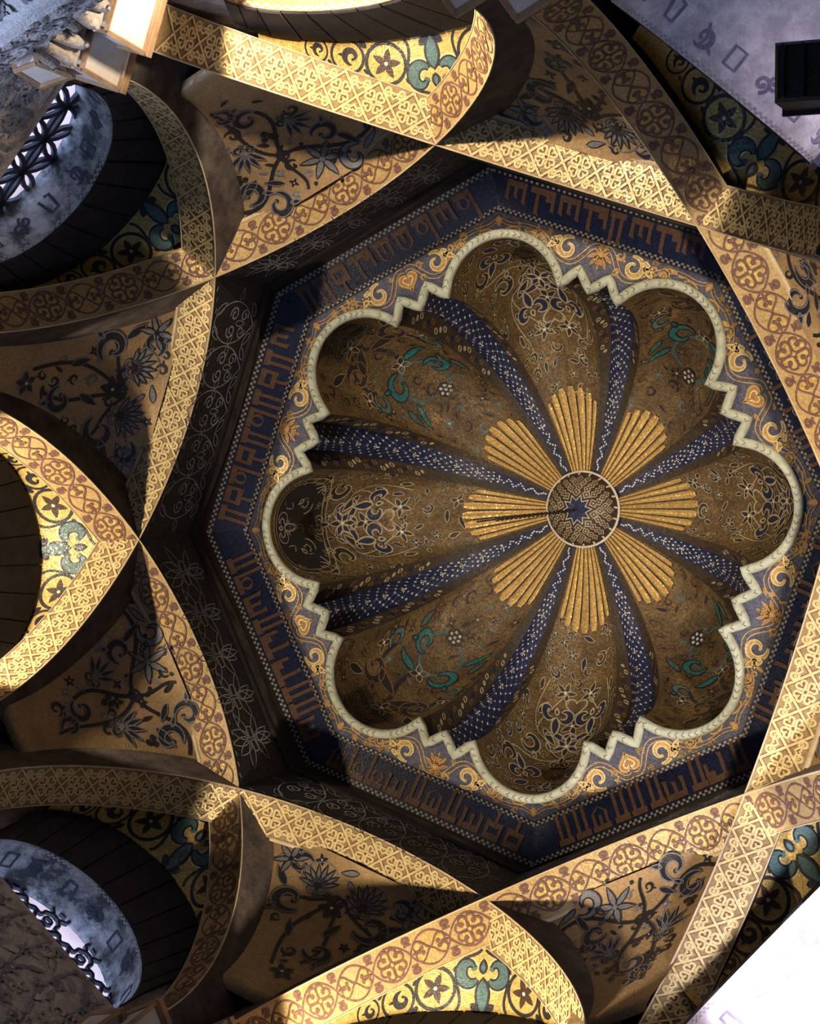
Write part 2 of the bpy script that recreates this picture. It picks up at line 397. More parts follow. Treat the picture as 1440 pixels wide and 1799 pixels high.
# low annex on the right where the photographer stands
ax = [(SH, -th), (7, -th), (7, th), (SH, th)]
an = []
for (x, y) in ax: an += [(x, y, ZF), (x, y, -2.6)]
o = mesh('wall_annex', an, [(0, 1, 3, 2), (2, 3, 5, 4), (4, 5, 7, 6), (1, 3, 5, 7)], 'wall_dark')
tag(o, 'dark side bay walls below the vault', kind='structure')
o = mesh('floor', [(-5, -5, ZF), (7.2, -5, ZF), (7.2, 5, ZF), (-5, 5, ZF)], [(0, 1, 2, 3)], 'floor_stone'); tag(o, 'stone floor of the chamber', kind='structure')
o = mesh('ceiling', [nvec(k + .5) * (SH + .03) / math.cos(PI / 8) + ZUP * ZT for k in range(8)], [tuple(range(8))], 'wall_dark'); tag(o, 'roof above the dome', kind='structure')
hw = WF * math.tan(PI / 8) + .05
for k in range(8):
    if k == 2: continue
    rho, zc, shf = INTR[k]
    o = arch_panel('wall_' + SIDE[k], k, WF, hw, -4.2, .55, rho, zc, shf, SILL[k], 'stucco', open_bottom=k in (1, 3))
    tag(o, 'stucco wall around the %s arch' % POS[k], kind='structure')

# ------------------------------------------------------------------ ribs
class Rib:
    def __init__(s, k):
        A, B = VTX[k], VTX[(k + 1) % 8]; s.k = k
        s.L = np.linalg.norm(B - A); s.t = (B - A) / s.L; s.m = (A + B) / 2
        n = np.array([s.t[1], -s.t[0], 0]); s.n = n if n @ s.m > 0 else -n
        s.aL, s.aR, s.b = RIBA[k]
        z = lambda a: s.b * math.sqrt(1 - (s.L / 2 / a) ** 2)
        s.z0 = .5 * (z(s.aL) + z(s.aR))
        s.al = lin(-PI / 2, PI / 2, 400)
        sx, zz = s.sz(s.al); s.arc = np.concatenate([[0], np.cumsum(np.hypot(np.diff(sx), np.diff(zz)))])
        s.arc -= np.interp(0, s.al, s.arc); s.sx = sx
    def sz(s, al): return np.where(al < 0, s.aL, s.aR) * np.sin(al), s.b * np.cos(al) - s.z0
    def map(s, x, y):
        al = np.interp(x, s.arc, s.al); sx, z = s.sz(al)
        return s.m + sx[:, None] * s.t + np.asarray(y)[:, None] * s.n + z[:, None] * ZUP
    def nor(s, al):
        a = np.where(al < 0, s.aL, s.aR); v = np.stack([s.b * np.sin(al), a * np.cos(al)], 1)
        return v / np.linalg.norm(v, axis=1, keepdims=True)
    def zat(s, sx): return s.b * np.sqrt(np.maximum(0, 1 - (sx / np.where(sx < 0, s.aL, s.aR)) ** 2)) - s.z0
RIBS = [Rib(k) for k in range(8)]
def medallion(kind, L=.258, H=.195):
    p = Pat(); x = lin(-L / 2, L / 2, 22); y = H / 2 * np.sin(PI * (x / L + .5)) ** .75
    p.ribbon(np.stack([x, y], 1), .011, 'plum', 1); p.ribbon(np.stack([x, -y], 1), .011, 'plum', 1)
    if kind == 0:
        for i in range(4):
            p.put(heart(.16, 'plum', 'gold_bright'), 0, 0, PI / 4 + i * PI / 2, .092, lift=1)
            a = PI / 4 + i * PI / 2; p.fan(circ(.016, 8, -.055 * math.sin(a), .055 * math.cos(a)), 'plum', 3)
        p.fan(circ(.020, 10), 'plum', 3); p.fan(circ(.011, 8), 'gold_bright', 4)
    else:
        for sg in (-1, 1):
            p.put(heart(.11, 'plum', 'gold_bright'), 0, 0, -sg * PI / 2, .112, lift=1)
            p.put(trefoil('plum', .20), sg * .062, 0, -sg * PI / 2, .068, lift=2)
            p.fan(leafpts(.05, .02) @ np.array([[0, 1], [-1, 0]]) * [-sg, 1] + [sg * .072, 0], 'plum', 3)
    for sx in (-1, 1):
        for sy in (-1, 1):
            p.put(curl(.22, 'plum'), sx * .105, sy * .062, (0.5 if sx > 0 else -0.5) * -1 * sy + (0 if sy > 0 else PI), .058, flip=sx * sy < 0)
    return p
def diaper(L=.212, H=.25):
    p = Pat(); g = 'gold_line'; u = 'umber'
    for sg in (-1, 1):
        q = np.stack([lin(-L / 2, L / 2, 9), sg * lin(-H / 2, H / 2, 9) * .94], 1)
        p.ribbon(q, .025, u, 1); p.ribbon(q, .014, g, 2)
    # lozenge centred on the cell edge x=L/2: quatrefoil of hearts round a ring
    for i in range(4):
        a = PI / 4 + i * PI / 2
        p.put(heart(.24, g, u), L / 2 - .010 * math.sin(a), .010 * math.cos(a), a, .058, lift=1)
        p.fan(circ(.0065, 6, L / 2 - .042 * math.sin(a), .042 * math.cos(a)), g, 3)
    p.fan(circ(.020, 10, L / 2, 0), g, 3); p.fan(circ(.010, 8, L / 2, 0), u, 4)
    for sy in (-1, 1):
        for sx in (-1, 1):
            p.put(curl(.26, g), sx * .024, sy * .062, (PI if sy < 0 else 0) + sx * sy * -.5, .056, flip=sx * sy < 0, lift=1)
        p.put(heart(.3, g, u), 0, sy * .046, 0 if sy > 0 else PI, .040, lift=1)
    return p
for k, rb in enumerate(RIBS):
    odd = k % 2 == 1
    lab = ('gold mosaic rib with vine medallions' if odd else 'gold mosaic rib with lozenge lattice') + ', crossing on the octagon\'s ' + EDGE[k]
    t = empty('vault_rib', rb.m + rb.n * RW / 2 + ZUP * rb.zat(np.array([0.]))[0], lab, 'rib', 'interlaced ribs around the dome')
    al = lin(-PI / 2, PI / 2, 73); sx, z = rb.sz(al); nr = rb.nor(al)
    low = rb.m + sx[:, None] * rb.t + z[:, None] * ZUP
    top = low + RDEP * (nr[:, :1] * rb.t + nr[:, 1:] * ZUP)
    sec = np.stack([low, low + rb.n * RW, top + rb.n * RW, top], 1).reshape(-1, 3)
    f = []; mi = []
    for i in range(len(al) - 1):
        for j in range(4):
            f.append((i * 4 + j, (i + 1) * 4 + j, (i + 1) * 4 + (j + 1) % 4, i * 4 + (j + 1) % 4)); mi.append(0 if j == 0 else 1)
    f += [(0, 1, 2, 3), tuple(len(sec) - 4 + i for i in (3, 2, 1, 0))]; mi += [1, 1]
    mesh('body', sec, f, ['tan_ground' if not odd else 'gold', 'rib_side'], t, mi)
    # pale worn arrises along both lower edges
    for yy, nm in ((0.0, 'edge_line'), (RW, 'edge_line')):
        P = low + rb.n * yy - .002 * (nr[:, :1] * rb.t + nr[:, 1:] * ZUP)
        tube(nm, P, .0055 if yy == 0 else .004, 'edge', t, n=5)
    x0, x1 = rb.arc[0] + .1, rb.arc[-1] - .1
    fl = lambda x, y: rb.map(x, y)
    if odd:
        Lc = .256; n = int((x1 - x0) / Lc); xs = (np.arange(n) - (n - 1) / 2) * Lc
        for i, x in enumerate(xs): lay('medallion', Pat().put(medallion(i % 2), x, RW / 2), fl, t)
    else:
        Lc = .212; n = int((x1 - x0) / Lc); xs = (np.arange(n) - (n - 1) / 2) * Lc
        for i, x in enumerate(xs): lay('lozenge', Pat().put(diaper(), x, RW / 2), fl, t)

# ------------------------------------------------------------------ vault webs between the ribs
def web_profile(k):
    rb = RIBS[k]
    rho = lin(2.24, 2.80, 60)
    s = .842 + (rho - 2.03) / .7071
    z = 1.77 * np.sqrt(np.maximum(0, 1 - (np.minimum(s, 1.85) / 1.86) ** 2)) - 1.576
    z = -.055 * np.log(np.exp(-(z + .44) / .055) + math.exp(-.185 / .055))      # flat behind the octagon edge, then falling to the corner
    arc = np.concatenate([[0], np.cumsum(np.hypot(np.diff(rho), np.diff(z)))])
    return rho, z, arc
def web_map(k):
    rho, z, arc = web_profile(k)
    def f(x, y):
        r = np.interp(y, arc, rho) + np.minimum(y, 0); zz = np.interp(y, arc, z)
        return W3(k + .5, r, np.asarray(x, float), zz)
    return f, arc[-1]
def web_pattern(kind, rng):
    out = []; taken = []
    def m(name, p, x, y, a, k, flip=False):
        out.append((name, Pat().put(p, x, y, a, k, flip))); taken.append((x - .4 * k * math.sin(a), y + .4 * k * math.cos(a), .46 * k))
    L1 = 'grey_line'
    if kind == 0:   # palmettes and lilies on S-shaped stems
        v = Pat()
        v.ribbon(bez((-.50, .16), (-.34, .02), (-.22, .30), (-.02, .24), 20), .013, L1); v.ribbon(bez((.50, .16), (.34, .02), (.22, .30), (.02, .24), 20), .013, L1)
        v.ribbon(bez((-.02, .24), (-.02, .52), (-.18, .58), (-.08, .84), 20), .024, 'ink'); v.ribbon(bez((.0, .24), (.12, .50), (.20, .58), (.05, .95), 20), .024, 'ink')
        v.ribbon(bez((-.02, .24), (-.2, .44), (-.3, .3), (-.36, .5), 20), .022, 'ink'); v.ribbon(bez((.02, .24), (.22, .44), (.3, .3), (.36, .5), 20), .022, 'ink')
        v.ribbon(circ(.11, 22, -.17, .19), .008, L1, closed=True); v.ribbon(circ(.11, 22, .19, .18), .008, L1, closed=True)
        out.append(('vine', v))
        m('palmette', palmette(9, L1, 'ink'), -.15, .25, PI, .175); m('palmette', palmette(8, L1, 'ink'), .17, .24, PI + .3, .16)
        m('lily', flower(5, 1, .36, L1, 'ink', 'ink'), -.42, .15, .3, .12); m('lily', flower(6, 1, .3, L1, 'ink', 'ink'), .42, .15, 0, .125)
        m('blossom', flower(5, 1, .62, 'ink', None, 'white_bit'), .01, .34, 0, .09)
        m('half_palmette', comma('ink', L1), -.30, .13, .9, .16, True); m('half_palmette', comma('ink', L1), .28, .11, -.7, .15)
        m('half_palmette', comma('ink', L1), -.19, .42, 2.6, .22); m('half_palmette', comma('ink', L1), .18, .46, -2.4, .21, True)
        m('leaf', leaf(1, .3, 'ink', L1), -.32, .34, 2.2, .17); m('leaf', leaf(1, .3, 'ink', L1), .34, .34, -2.3, .17)
        m('leaf', leaf(1, .34, L1, 'ink'), -.02, .05, -1.2, .12); m('leaf', leaf(1, .34, L1, 'ink'), .02, .12, .9, .10); m('leaf', leaf(1, .34, 'ink', L1), -.06, .56, 2.8, .15)
        m('half_palmette', comma('ink', L1), -.03, .72, 2.2, .18); m('leaf', leaf(1, .3, 'ink', L1), .11, .68, -2.7, .15)
        m('blossom', flower(5, 1, .55, 'ink', L1, 'white_bit'), -.04, .98, 0, .08)
    else:           # dark branching stem with a six-petalled star
        v = Pat()
        v.ribbon(bez((-.52, .14), (-.30, .0), (-.22, .30), (-.04, .33), 20), .026, 'ink'); v.ribbon(bez((-.04, .33), (.12, .36), (.26, .06), (.50, .18), 20), .026, 'ink')
        v.ribbon(bez((-.04, .33), (-.02, .5), (.14, .55), (.06, .75), 18), .026, 'ink'); v.ribbon(bez((-.04, .33), (-.24, .5), (-.08, .72), (-.12, .95), 18), .022, 'ink')
        v.ribbon(bez((-.04, .33), (-.1, .2), (.0, .12), (-.06, .04), 14), .020, 'ink'); v.ribbon(circ(.036, 12, -.04, .33), .018, 'ink', closed=True)
        out.append(('vine', v))
        m('star_flower', flower(6, 1, .30, L1, 'ink', L1), .13, .16, .2, .145)
        for i in range(6): out.append(('star_tip', Pat().fan(circ(.014, 8, .13 - .172 * math.sin(i * PI / 3 + .2), .16 + .172 * math.cos(i * PI / 3 + .2)), 'ink')))
        m('half_palmette', comma('ink', L1), -.43, .15, -.3, .18); m('half_palmette', comma('ink', L1), -.25, .13, 2.5, .17, True)
        m('half_palmette', comma(L1, 'ink'), .37, .12, 2.6, .18); m('half_palmette', comma('ink', L1), .18, .34, -2.3, .17, True)
        m('leaf', leaf(1, .26, L1, 'ink', bend=.15), .38, .07, -.9, .15); m('leaf', leaf(1, .26, 'ink', L1, bend=.15), .30, .26, -2.4, .17)
        m('leaf', leaf(1, .3, 'ink', L1), -.28, .28, 2.0, .18); m('leaf', leaf(1, .3, 'ink', L1), -.16, .15, .9, .13)
        m('palmette', palmette(5, 'ink', L1, 1.8), -.20, .50, 2.7, .17); m('palmette', palmette(5, 'ink', L1, 1.8), .15, .54, -2.7, .16)
        m('berry', trefoil('ink', .2), -.02, .52, 0, .11); m('berry', trefoil('ink', .2), -.35, .34, 0, .10)
        m('half_palmette', comma('ink', L1), .05, .76, 2.4, .16); m('half_palmette', comma('ink', L1), -.11, .92, 2.9, .14, True)
    scatter(out, taken, -.56, .56, .05, 1.05, lambda x, y: abs(x) < .60 - .62 * y ** 1.25, rng, ('ink', 'ink', L1), .10, .62)
    return out
def scatter(out, taken, x0, x1, y0, y1, inside, rng, mats, size, gap=.7, line=None, tries=420):
    """fills what is left of a panel with small leaves, curls and blossoms"""
    for _ in range(tries):
        x, y = rng.uniform(x0, x1), rng.uniform(y0, y1); k = size * rng.uniform(.6, 1.05)
        if not inside(x, y) or any((x - a) ** 2 + (y - b) ** 2 < (gap * k + c * .9) ** 2 for a, b, c in taken): continue
        m = rng.choice(mats); c = rng.random(); a = rng.uniform(0, 6.28)
        if c < .4: p, nm = Pat().put(comma(m, line, .06), 0, -.45), 'curl'
        elif c < .75: p, nm = Pat().put(leaf(1, .36, m, line, .06, bend=.15), 0, -.5), 'leaf'
        else: p, nm = Pat().put(flower(rng.choice((4, 5)), .55, .5, m, line, 'white_bit' if rng.random() < .4 else 'cream_line', .08)), 'blossom'
        out.append((nm, Pat().put(p, x, y, a, k, rng.random() < .5))); taken.append((x, y, .42 * k))
for k in range(8):
    f, Lw = web_map(k); rho, z, arc = web_profile(k)
    t = empty('vault_web', W3(k + .5, 2.35, 0, 0.1), 'ochre arabesque panel in the triangle beyond the octagon\'s ' + EDGE[k], 'vault panel', 'arabesque panels between the ribs')
    ys = lin(0, Lw, 34); U = lin(-1, 1, 17); v = []
    for y in ys:
        h = max(2.87 - np.interp(y, arc, rho), .02) + .13
        v.append(f(U * h, np.full(17, y)))
    mesh('panel', np.concatenate(v), grid_faces(34, 17), 'ochre', t, smooth=True)
    for (nm, p) in web_pattern(0 if k in (6, 4, 0) else 1, random): lay(nm, p, f, t)
    # thin stone fillet between rib and panel
    xx = lin(-.60, .60, 17); rbk = RIBS[k]; P = rbk.m + xx[:, None] * rbk.t + rbk.n * (RW + .012) + (rbk.zat(xx) + .012)[:, None] * ZUP
    tube('fillet', P, .015, 'edge', t, n=6)

# ------------------------------------------------------------------ gold spandrels between rib pairs
def span_map(k):
    rho, zc, sh = EXTR[k]; slope = max(.28, (-.02 - zc - rho) / .40)
    def f(x, y):       # x arc length from crown, y radius
        a = np.asarray(x, float) / rho; y = np.asarray(y, float)
        return W3(k, y, sh + rho * np.sin(a), zc + rho * np.cos(a) + np.maximum(2.87 - y, 0) * slope)
    return f, rho
def roundel(kind):
    p = Pat()
    p.ribbon(circ(.115, 26), .02, 'ink', 1, closed=True)
    if kind == 0: p.put(flower(5, 1, .46, 'ink_brown', None, 'white_bit'), 0, 0, .3, .088)
    else: p.put(comma('ink', None, fat=.34), -.02, -.06, .5, .12)
    p.put(leaf(1, .5, 'ink'), .10, .09, -.7, .07); p.put(leaf(1, .5, 'ink'), -.10, -.09, 2.3, .06)
    return p
for k in range(8):
    if k == 2: continue
    f, rho = span_map(k)
    t = empty('spandrel', W3(k, 2.7, 0, EXTR[k][1] + EXTR[k][0]), 'gold spandrel with teal lily and flower roundels above the %s arch' % POS[k], 'spandrel', 'gold lily spandrels')
    X = lin(-1.42, 1.42, 61) * rho; v = []
    for x in X:
        a = x / rho; y0 = 2.435 + abs(EXTR[k][2] + rho * math.sin(a)) * .414
        v.append(f(np.full(12, x), lin(min(y0, 2.84), 2.875, 12)))
    mesh('panel', np.concatenate(v), grid_faces(61, 12), 'gold_bright', t, smooth=True)
    # lily
    lay('lily', Pat().put(fleur('teal', 'ink', 'gold_line', .04), 0, 2.525, 0, .335), f, t)
    fr = Pat()
    for sg in (-1, 1):
        fr.ribbon(bez((sg * .012, 2.50), (sg * .06, 2.56), (sg * .18, 2.52), (sg * .165, 2.66), 16), .017, 'ink')
        fr.ribbon(bez((sg * .165, 2.66), (sg * .15, 2.75), (sg * .12, 2.79), (sg * .16, 2.84), 12), .017, 'ink')
        fr.put(leaf(1, .5, 'ink'), sg * .075, 2.80, sg * 1.0, .10)
    lay('frame', fr, f, t)
    for sg in (-1, 1):
        lay('roundel', Pat().put(roundel(0), sg * .285, 2.715, 0, 1.0, sg < 0), f, t)
        lay('roundel', Pat().put(roundel(1), sg * .505, 2.765, 0, .82, sg < 0), f, t)
        lay('roundel', Pat().put(roundel(1), sg * .69, 2.80, 0, .6, sg < 0), f, t)

# ------------------------------------------------------------------ drum: dark panels, moulding, inscription
Z_P1, R3, Z3, R2, Z2 = .62, 2.205, .87, 1.947, .951
c8 = math.cos(PI / 8)
def octo(r, z): return np.array([nvec(k) * r + ZUP * z for k in range(8)])
def floret():
    p = Pat(); g = 'silver_line'
    for sg in (-1, 1):
        p.ribbon(circ(.030, 12, sg * .035, 0), .006, g, closed=True)
        for a in (.35, 1.1): 
            for fl in (0, PI): p.ribbon(leafpts(.15, .05) @ np.array([[math.cos(sg * a + fl), math.sin(sg * a + fl)], [-math.sin(sg * a + fl), math.cos(sg * a + fl)]]) + [sg * .012, .02 if fl == 0 else -.02], .0055, g, closed=True)
    p.ribbon(leafpts(.17, .045) + [0, .02], .0055, g, closed=True); p.ribbon(leafpts(.17, .045) * [1, -1] - [0, .02], .0055, g, closed=True)
    return p
def drum_scroll():
    p = Pat(); g = 'silver_line'
    def lf(L, W, a, x, y): p.ribbon(leafpts(L, W) @ np.array([[math.cos(a), math.sin(a)], [-math.sin(a), math.cos(a)]]) + [x, y], .0065, g, closed=True)
    for sg in (-1, 1):
        p.ribbon(bez((sg * .01, -.22), (sg * .17, -.10), (sg * .16, .08), (0, .22), 20), .0075, g)
        p.put(curl(.11, g, 1.35, bud=False), sg * .035, -.06, sg * -.3, .095, flip=sg < 0); p.put(curl(.11, g, 1.35, bud=False), sg * .035, .14, PI + sg * .3, .085, flip=sg > 0)
        lf(.11, .045, sg * -.75, sg * .035, -.215); lf(.10, .04, sg * -2.2, sg * .05, .215); lf(.08, .035, sg * -1.4, sg * .13, .0)
    lf(.10, .035, 0, 0, .02)
    return p
for k in range(8):
    rb = RIBS[k]; A, B = VTX[k], VTX[(k + 1) % 8]
    def f(x, y, rb=rb):     # x along edge from middle, y height
        return rb.m + np.asarray(x, float)[:, None] * rb.t - rb.n * .006 + np.asarray(y, float)[:, None] * ZUP
    t = empty('drum_panel', rb.m + ZUP * .3, ('near-black drum panel with outlined florets' if k % 2 else 'near-black drum panel with outlined scrollwork') + ' above the octagon\'s ' + EDGE[k], 'frieze', 'dark drum panels')
    xs = lin(-rb.L / 2, rb.L / 2, 33); zb = rb.zat(xs) + .004
    v = np.concatenate([f(xs, zb), f(xs, np.full(33, Z_P1))]); n = 33
    mesh('panel', v, [(i, i + 1, n + i + 1, n + i) for i in range(n - 1)], 'night', t)
    n_ = 5
    for i in range(n_):
        x = (i - (n_ - 1) / 2) * rb.L * .86 / n_
        lay('floret' if k % 2 else 'scroll', Pat().put(floret() if k % 2 else drum_scroll(), x, .36 if k % 2 else .37, 0, 1.3 if k % 2 else 1.12, flip=i % 2 == 1), f, t)
    d = Pat()
    for i in range(24):
        x = (i - 11.5) * rb.L / 25; y = float(rb.zat(np.array([x]))[0]) + .025
        d.ribbon([(x - .016, y - .001), (x + .016, y + .001)], .009, 'bead' if random.random() < .6 else 'grey_line')
    lay('dash_row', d, f, t, kind='stuff')
t = empty('drum_cornice', (0, 0, .75), 'dark octagonal cornice strip under the inscription band', 'cornice')
OV = np.array(VTX)
rings = [OV * (1 - .004 / RV) + ZUP * Z_P1, OV * (1 - .022 / RV) + ZUP * (Z_P1 + .012), OV * (1 - .022 / RV) + ZUP * (Z_P1 + .035), OV * (1 - .005 / RV) + ZUP * (Z_P1 + .06), octo(R3 + .015, Z3 - .03), octo(R3, Z3)]
for k in range(8):
    q = np.array([[r[k], r[(k + 1) % 8]] for r in rings]).reshape(-1, 3)
    mesh('strip', q, [(2 * i, 2 * i + 1, 2 * i + 3, 2 * i + 2) for i in range(len(rings) - 1)], 'cornice_dark', t)
def side_map(k, ra, za, rb_, zb):
    """strip of an octagon: x sideways (m), y 0..1 from the outer to the inner edge"""
    def f(x, y):
        y = np.asarray(y, float)
        return W3(k + .5, (ra + (rb_ - ra) * y) * c8, x, za + (zb - za) * y)
    return f
def beads(name, k, ra, za, rb_, zb, y, parent, n=92, mats=('bead', 'ink'), size=.55):
    f = side_map(k, ra, za, rb_, zb); p = Pat(); Lh = (ra + (rb_ - ra) * y) * math.sin(PI / 8); dy = .0105 / max(abs(rb_ - ra), .02)
    for i in range(n):
        x = (i + .5 - n / 2) * 2 * Lh / n; h = Lh / n * size * 1.7
        for j in (0, 1):
            if (i + j) % 2 == 0:
                yy = y + j * dy * 1.6; p.add([(x - h, yy), (x + h, yy), (x + h, yy + dy * 1.5), (x - h, yy + dy * 1.5)], [(0, 1, 2, 3)], mats[0])
    p2 = Pat(); p2.add([(-Lh, y - dy * .6), (Lh, y - dy * .6), (Lh, y + 3.7 * dy), (-Lh, y + 3.7 * dy)], [(0, 1, 2, 3)], mats[1], 0)
    p.put(p2)
    lay(name, p, f, parent, kind='stuff')
ins = empty('inscription_band', (0, 0, Z3), 'blue octagonal band of rust-coloured angular script around the dome', 'inscription')
rngk = random.Random(11)
def kufic(rng):
    """one angular letter group; y 0 = baseline (outer), 1 = top; x metres; returns pattern and width"""
    p = Pat(); k = rng.choice([0, 0, 1, 2, 3, 4, 5]); m = 'rust'
    def bar(x0, y0, x1, y1): p.add([(x0, y0), (x1, y0), (x1, y1), (x0, y1)], [(0, 1, 2, 3)], m, 1 + .35 * len(p.v))
    def head(x, y, d): p.add([(x, y), (x + .024, y), (x + .024 + d, y + .13), (x - .010 + d, y + .09)], [(0, 1, 2, 3)], m, 1 + .35 * len(p.v))
    if k == 0:
        for x in (0, .055): bar(x, .04, x + .024, .78); head(x, .78, -.012)
        bar(-.012, .04, .095, .20); wd = .105
    elif k == 1:
        bar(0, .04, .115, .20); bar(.09, .04, .115, .52); bar(.0, .36, .115, .50); bar(0, .04, .022, .50); bar(.045, .48, .066, .70); head(.045, .70, .01); wd = .13
    elif k == 2:
        bar(0, .04, .14, .20)
        for x, h in ((.0, .44), (.056, .36), (.115, .46)): bar(x, .04, x + .024, h); head(x, h, .008)
        wd = .15
    elif k == 3:
        t = lin(0, 2 * PI, 15)[:-1]; p.ribbon(np.stack([.045 + .034 * np.cos(t), .32 + .15 * np.sin(t)], 1), .022, m, closed=True)
        bar(-.012, .04, .12, .18); bar(.094, .04, .118, .82); head(.094, .82, -.014); wd = .13
    elif k == 4:
        bar(0, .04, .13, .18); p.ribbon([(.02, .18), (.02, .5), (.062, .64), (.108, .5), (.108, .18)], .022, m); bar(.052, .18, .074, .42); wd = .14
    else:
        bar(-.01, .04, .16, .20); bar(.03, .04, .055, .62); head(.03, .62, .012); bar(.10, .2, .16, .34); bar(.138, .2, .162, .56); wd = .165
    return p, wd
for k in range(8):
    f = side_map(k, R3, Z3, R2, Z2); L = R3 * math.sin(PI / 8); L2 = R2 * math.sin(PI / 8)
    v = np.array([f(np.array([s * (L + (L2 - L) * y)]), np.array([y]))[0] for y in (0, .25, .5, .75, 1) for s in (-1, 1)])
    mesh('blue_panel', v, [(2 * i, 2 * i + 1, 2 * i + 3, 2 * i + 2) for i in range(4)], 'blue', ins)
    x = -L2 + .03
    while x < L2 - .12:
        p, wd = kufic(rngk); q = Pat().put(p, x, .14)
        lay('letter', q, f, ins); x += wd + rngk.uniform(.008, .03)
    beads('bead_row', k, R3, Z3, R2, Z2, .0, ins, n=90, size=.5)

# ------------------------------------------------------------------ scroll frieze round the dome opening
fz = empty('scroll_frieze', (0, 0, Z2), 'blue-grey frieze with gold scrolls and heart palmettes inside the dotted octagon border', 'frieze')
LC, LR, CA, CR, OA, OR_, NR = 1.388, .386, 7.5, 1.472, 3.7, 1.585, 1.475
def rim_sector(k, n=28):
    """rim outline from the middle of lobe k to the middle of lobe k+1 is not needed: one lobe, then the zigzag after it"""
    a0 = vang(k); am = vang(k + .5)
    e = math.radians(22.5 - CA); cx, cy = CR * math.cos(e) - LC, CR * math.sin(e); phm = math.atan2(cy, cx); R = math.hypot(cx, cy)
    ph = lin(-phm, phm, n)
    lobe = np.stack([LC + R * np.cos(ph), R * np.sin(ph)], 1)
    lobe[:, 0] = LC + (lobe[:, 0] - LC) * (LR / R * .35 + .65)
    ca, sa = math.cos(a0), math.sin(a0)
    lobe = lobe @ np.array([[ca, sa], [-sa, ca]])
    zz = []
    for d, r in ((-OA, OR_), (0, NR), (OA, OR_)):
        q = am + math.radians(d); zz.append((r * math.cos(q), r * math.sin(q)))
    return lobe, np.array(zz)
SECT = [rim_sector(k) for k in range(8)]
rim_pts = np.concatenate([np.concatenate(s) for s in SECT])
def dens(P, n):   # subdivide closed polyline
    out = []
    for a, b in zip(P, np.roll(P, -1, 0)):
        m = max(1, int(np.linalg.norm(b - a) / n)); out += [a + (b - a) * i / m for i in range(m)]
    return np.array(out)
RIMD = dens(rim_pts, .045)
# frieze plate: radial fill between the octagon and the rim
ang = np.arctan2(RIMD[:, 1], RIMD[:, 0]); rel = (ang - vang(0) - PI / 8 + PI / 8) % (PI / 4) - PI / 8
base_a = vang(0)
relm = ((ang - base_a) % (PI / 4)) - PI / 8
octr = R2 * c8 / np.cos(relm)
out = np.stack([octr * np.cos(ang), octr * np.sin(ang)], 1)
n = len(RIMD)
v = np.concatenate([np.c_[RIMD, np.full(n, Z2)], np.c_[out, np.full(n, Z2)]])
mesh('plate', v, [(i, (i + 1) % n, n + (i + 1) % n, n + i) for i in range(n)], 'blue_grey', fz)
def flat_map(k): return lambda x, y: W3(k + .5, R2 * c8 - np.asarray(y, float), x, Z2)
def twin(p, pts, w, m, gap=.5, layer=1):
    pts = np.asarray(pts, float); T = np.gradient(pts, axis=0); T /= np.linalg.norm(T, axis=1, keepdims=True); Nn = np.stack([-T[:, 1], T[:, 0]], 1)
    p.ribbon(pts + Nn * w * gap, w * .5, m, layer); p.ribbon(pts - Nn * w * gap, w * .5, m, layer)
for k in range(8):
    f = flat_map(k)
    c = Pat()
    if k % 2: c.put(heart(.12, 'scroll_gold', 'scroll_rust'), 0, .185, PI, .125); c.put(heart(.16, 'gold_line'), 0, .155, PI, .07, lift=1)
    else:
        c.put(palmette(5, 'scroll_rust', 'scroll_gold', 2.2), 0, .075, 0, .11)
        c.put(heart(.14, 'scroll_gold'), 0, .16, PI, .07, lift=1)
    lay('heart', c, f, fz)
    for sg in (-1, 1):
        v = Pat()
        twin(v, bez((0, .045), (sg * .10, -.005), (sg * .10, .19), (sg * .21, .185), 18), .014, 'scroll_gold', 1)
        twin(v, bez((sg * .21, .185), (sg * .33, .18), (sg * .33, .06), (sg * .48, .05), 18), .012, 'scroll_gold', 1)
        twin(v, bez((sg * .48, .05), (sg * .58, .04), (sg * .62, .09), (sg * .70, .06), 14), .010, 'scroll_gold', 1)
        lay('vine', v, f, fz)
        lay('spiral', Pat().put(comma('scroll_gold', 'gold_line', .06, turns=1.05, fat=.17), sg * .20, .035, 0, .145, sg < 0), f, fz)
        lay('leaf', Pat().put(leaf(1, .36, 'scroll_gold', 'gold_line', .08, bend=.2), sg * .27, .045, -sg * 1.0, .12, sg > 0), f, fz)
        lay('spiral', Pat().put(comma('umber', 'scroll_gold', .08, turns=1.0, fat=.18), sg * .40, .125, PI, .085, sg > 0), f, fz)
        lay('leaf', Pat().put(leaf(1, .42, 'umber', 'scroll_gold', .09), sg * .56, .085, -sg * 1.3, .10), f, fz)
    ext = []; scatter(ext, [(0, .12, .10), (.20, .10, .08), (-.20, .10, .08)], -.62, .62, .03, .17, lambda x, y: y < .165 - .10 * max(0, abs(x) - .25) / .3, random.Random(40 + k), ('umber', 'scroll_gold', 'scroll_rust'), .062, .45, 'scroll_gold', 260)
    for nm_, p_ in ext: lay(nm_, p_, f, fz, base=.0005)
    lay('bud', Pat().put(leaf(1, .7, 'scroll_gold', 'scroll_rust', .12), 0, 0, 0, .06), (lambda kk: (lambda x, y: W3(kk, R2 - .05 - np.asarray(y, float), x, Z2)))(k), fz)
    beads('bead_row', k, R2 + .03, Z2 - .002, R2 - .03, Z2 - .002, .15, fz, n=84)

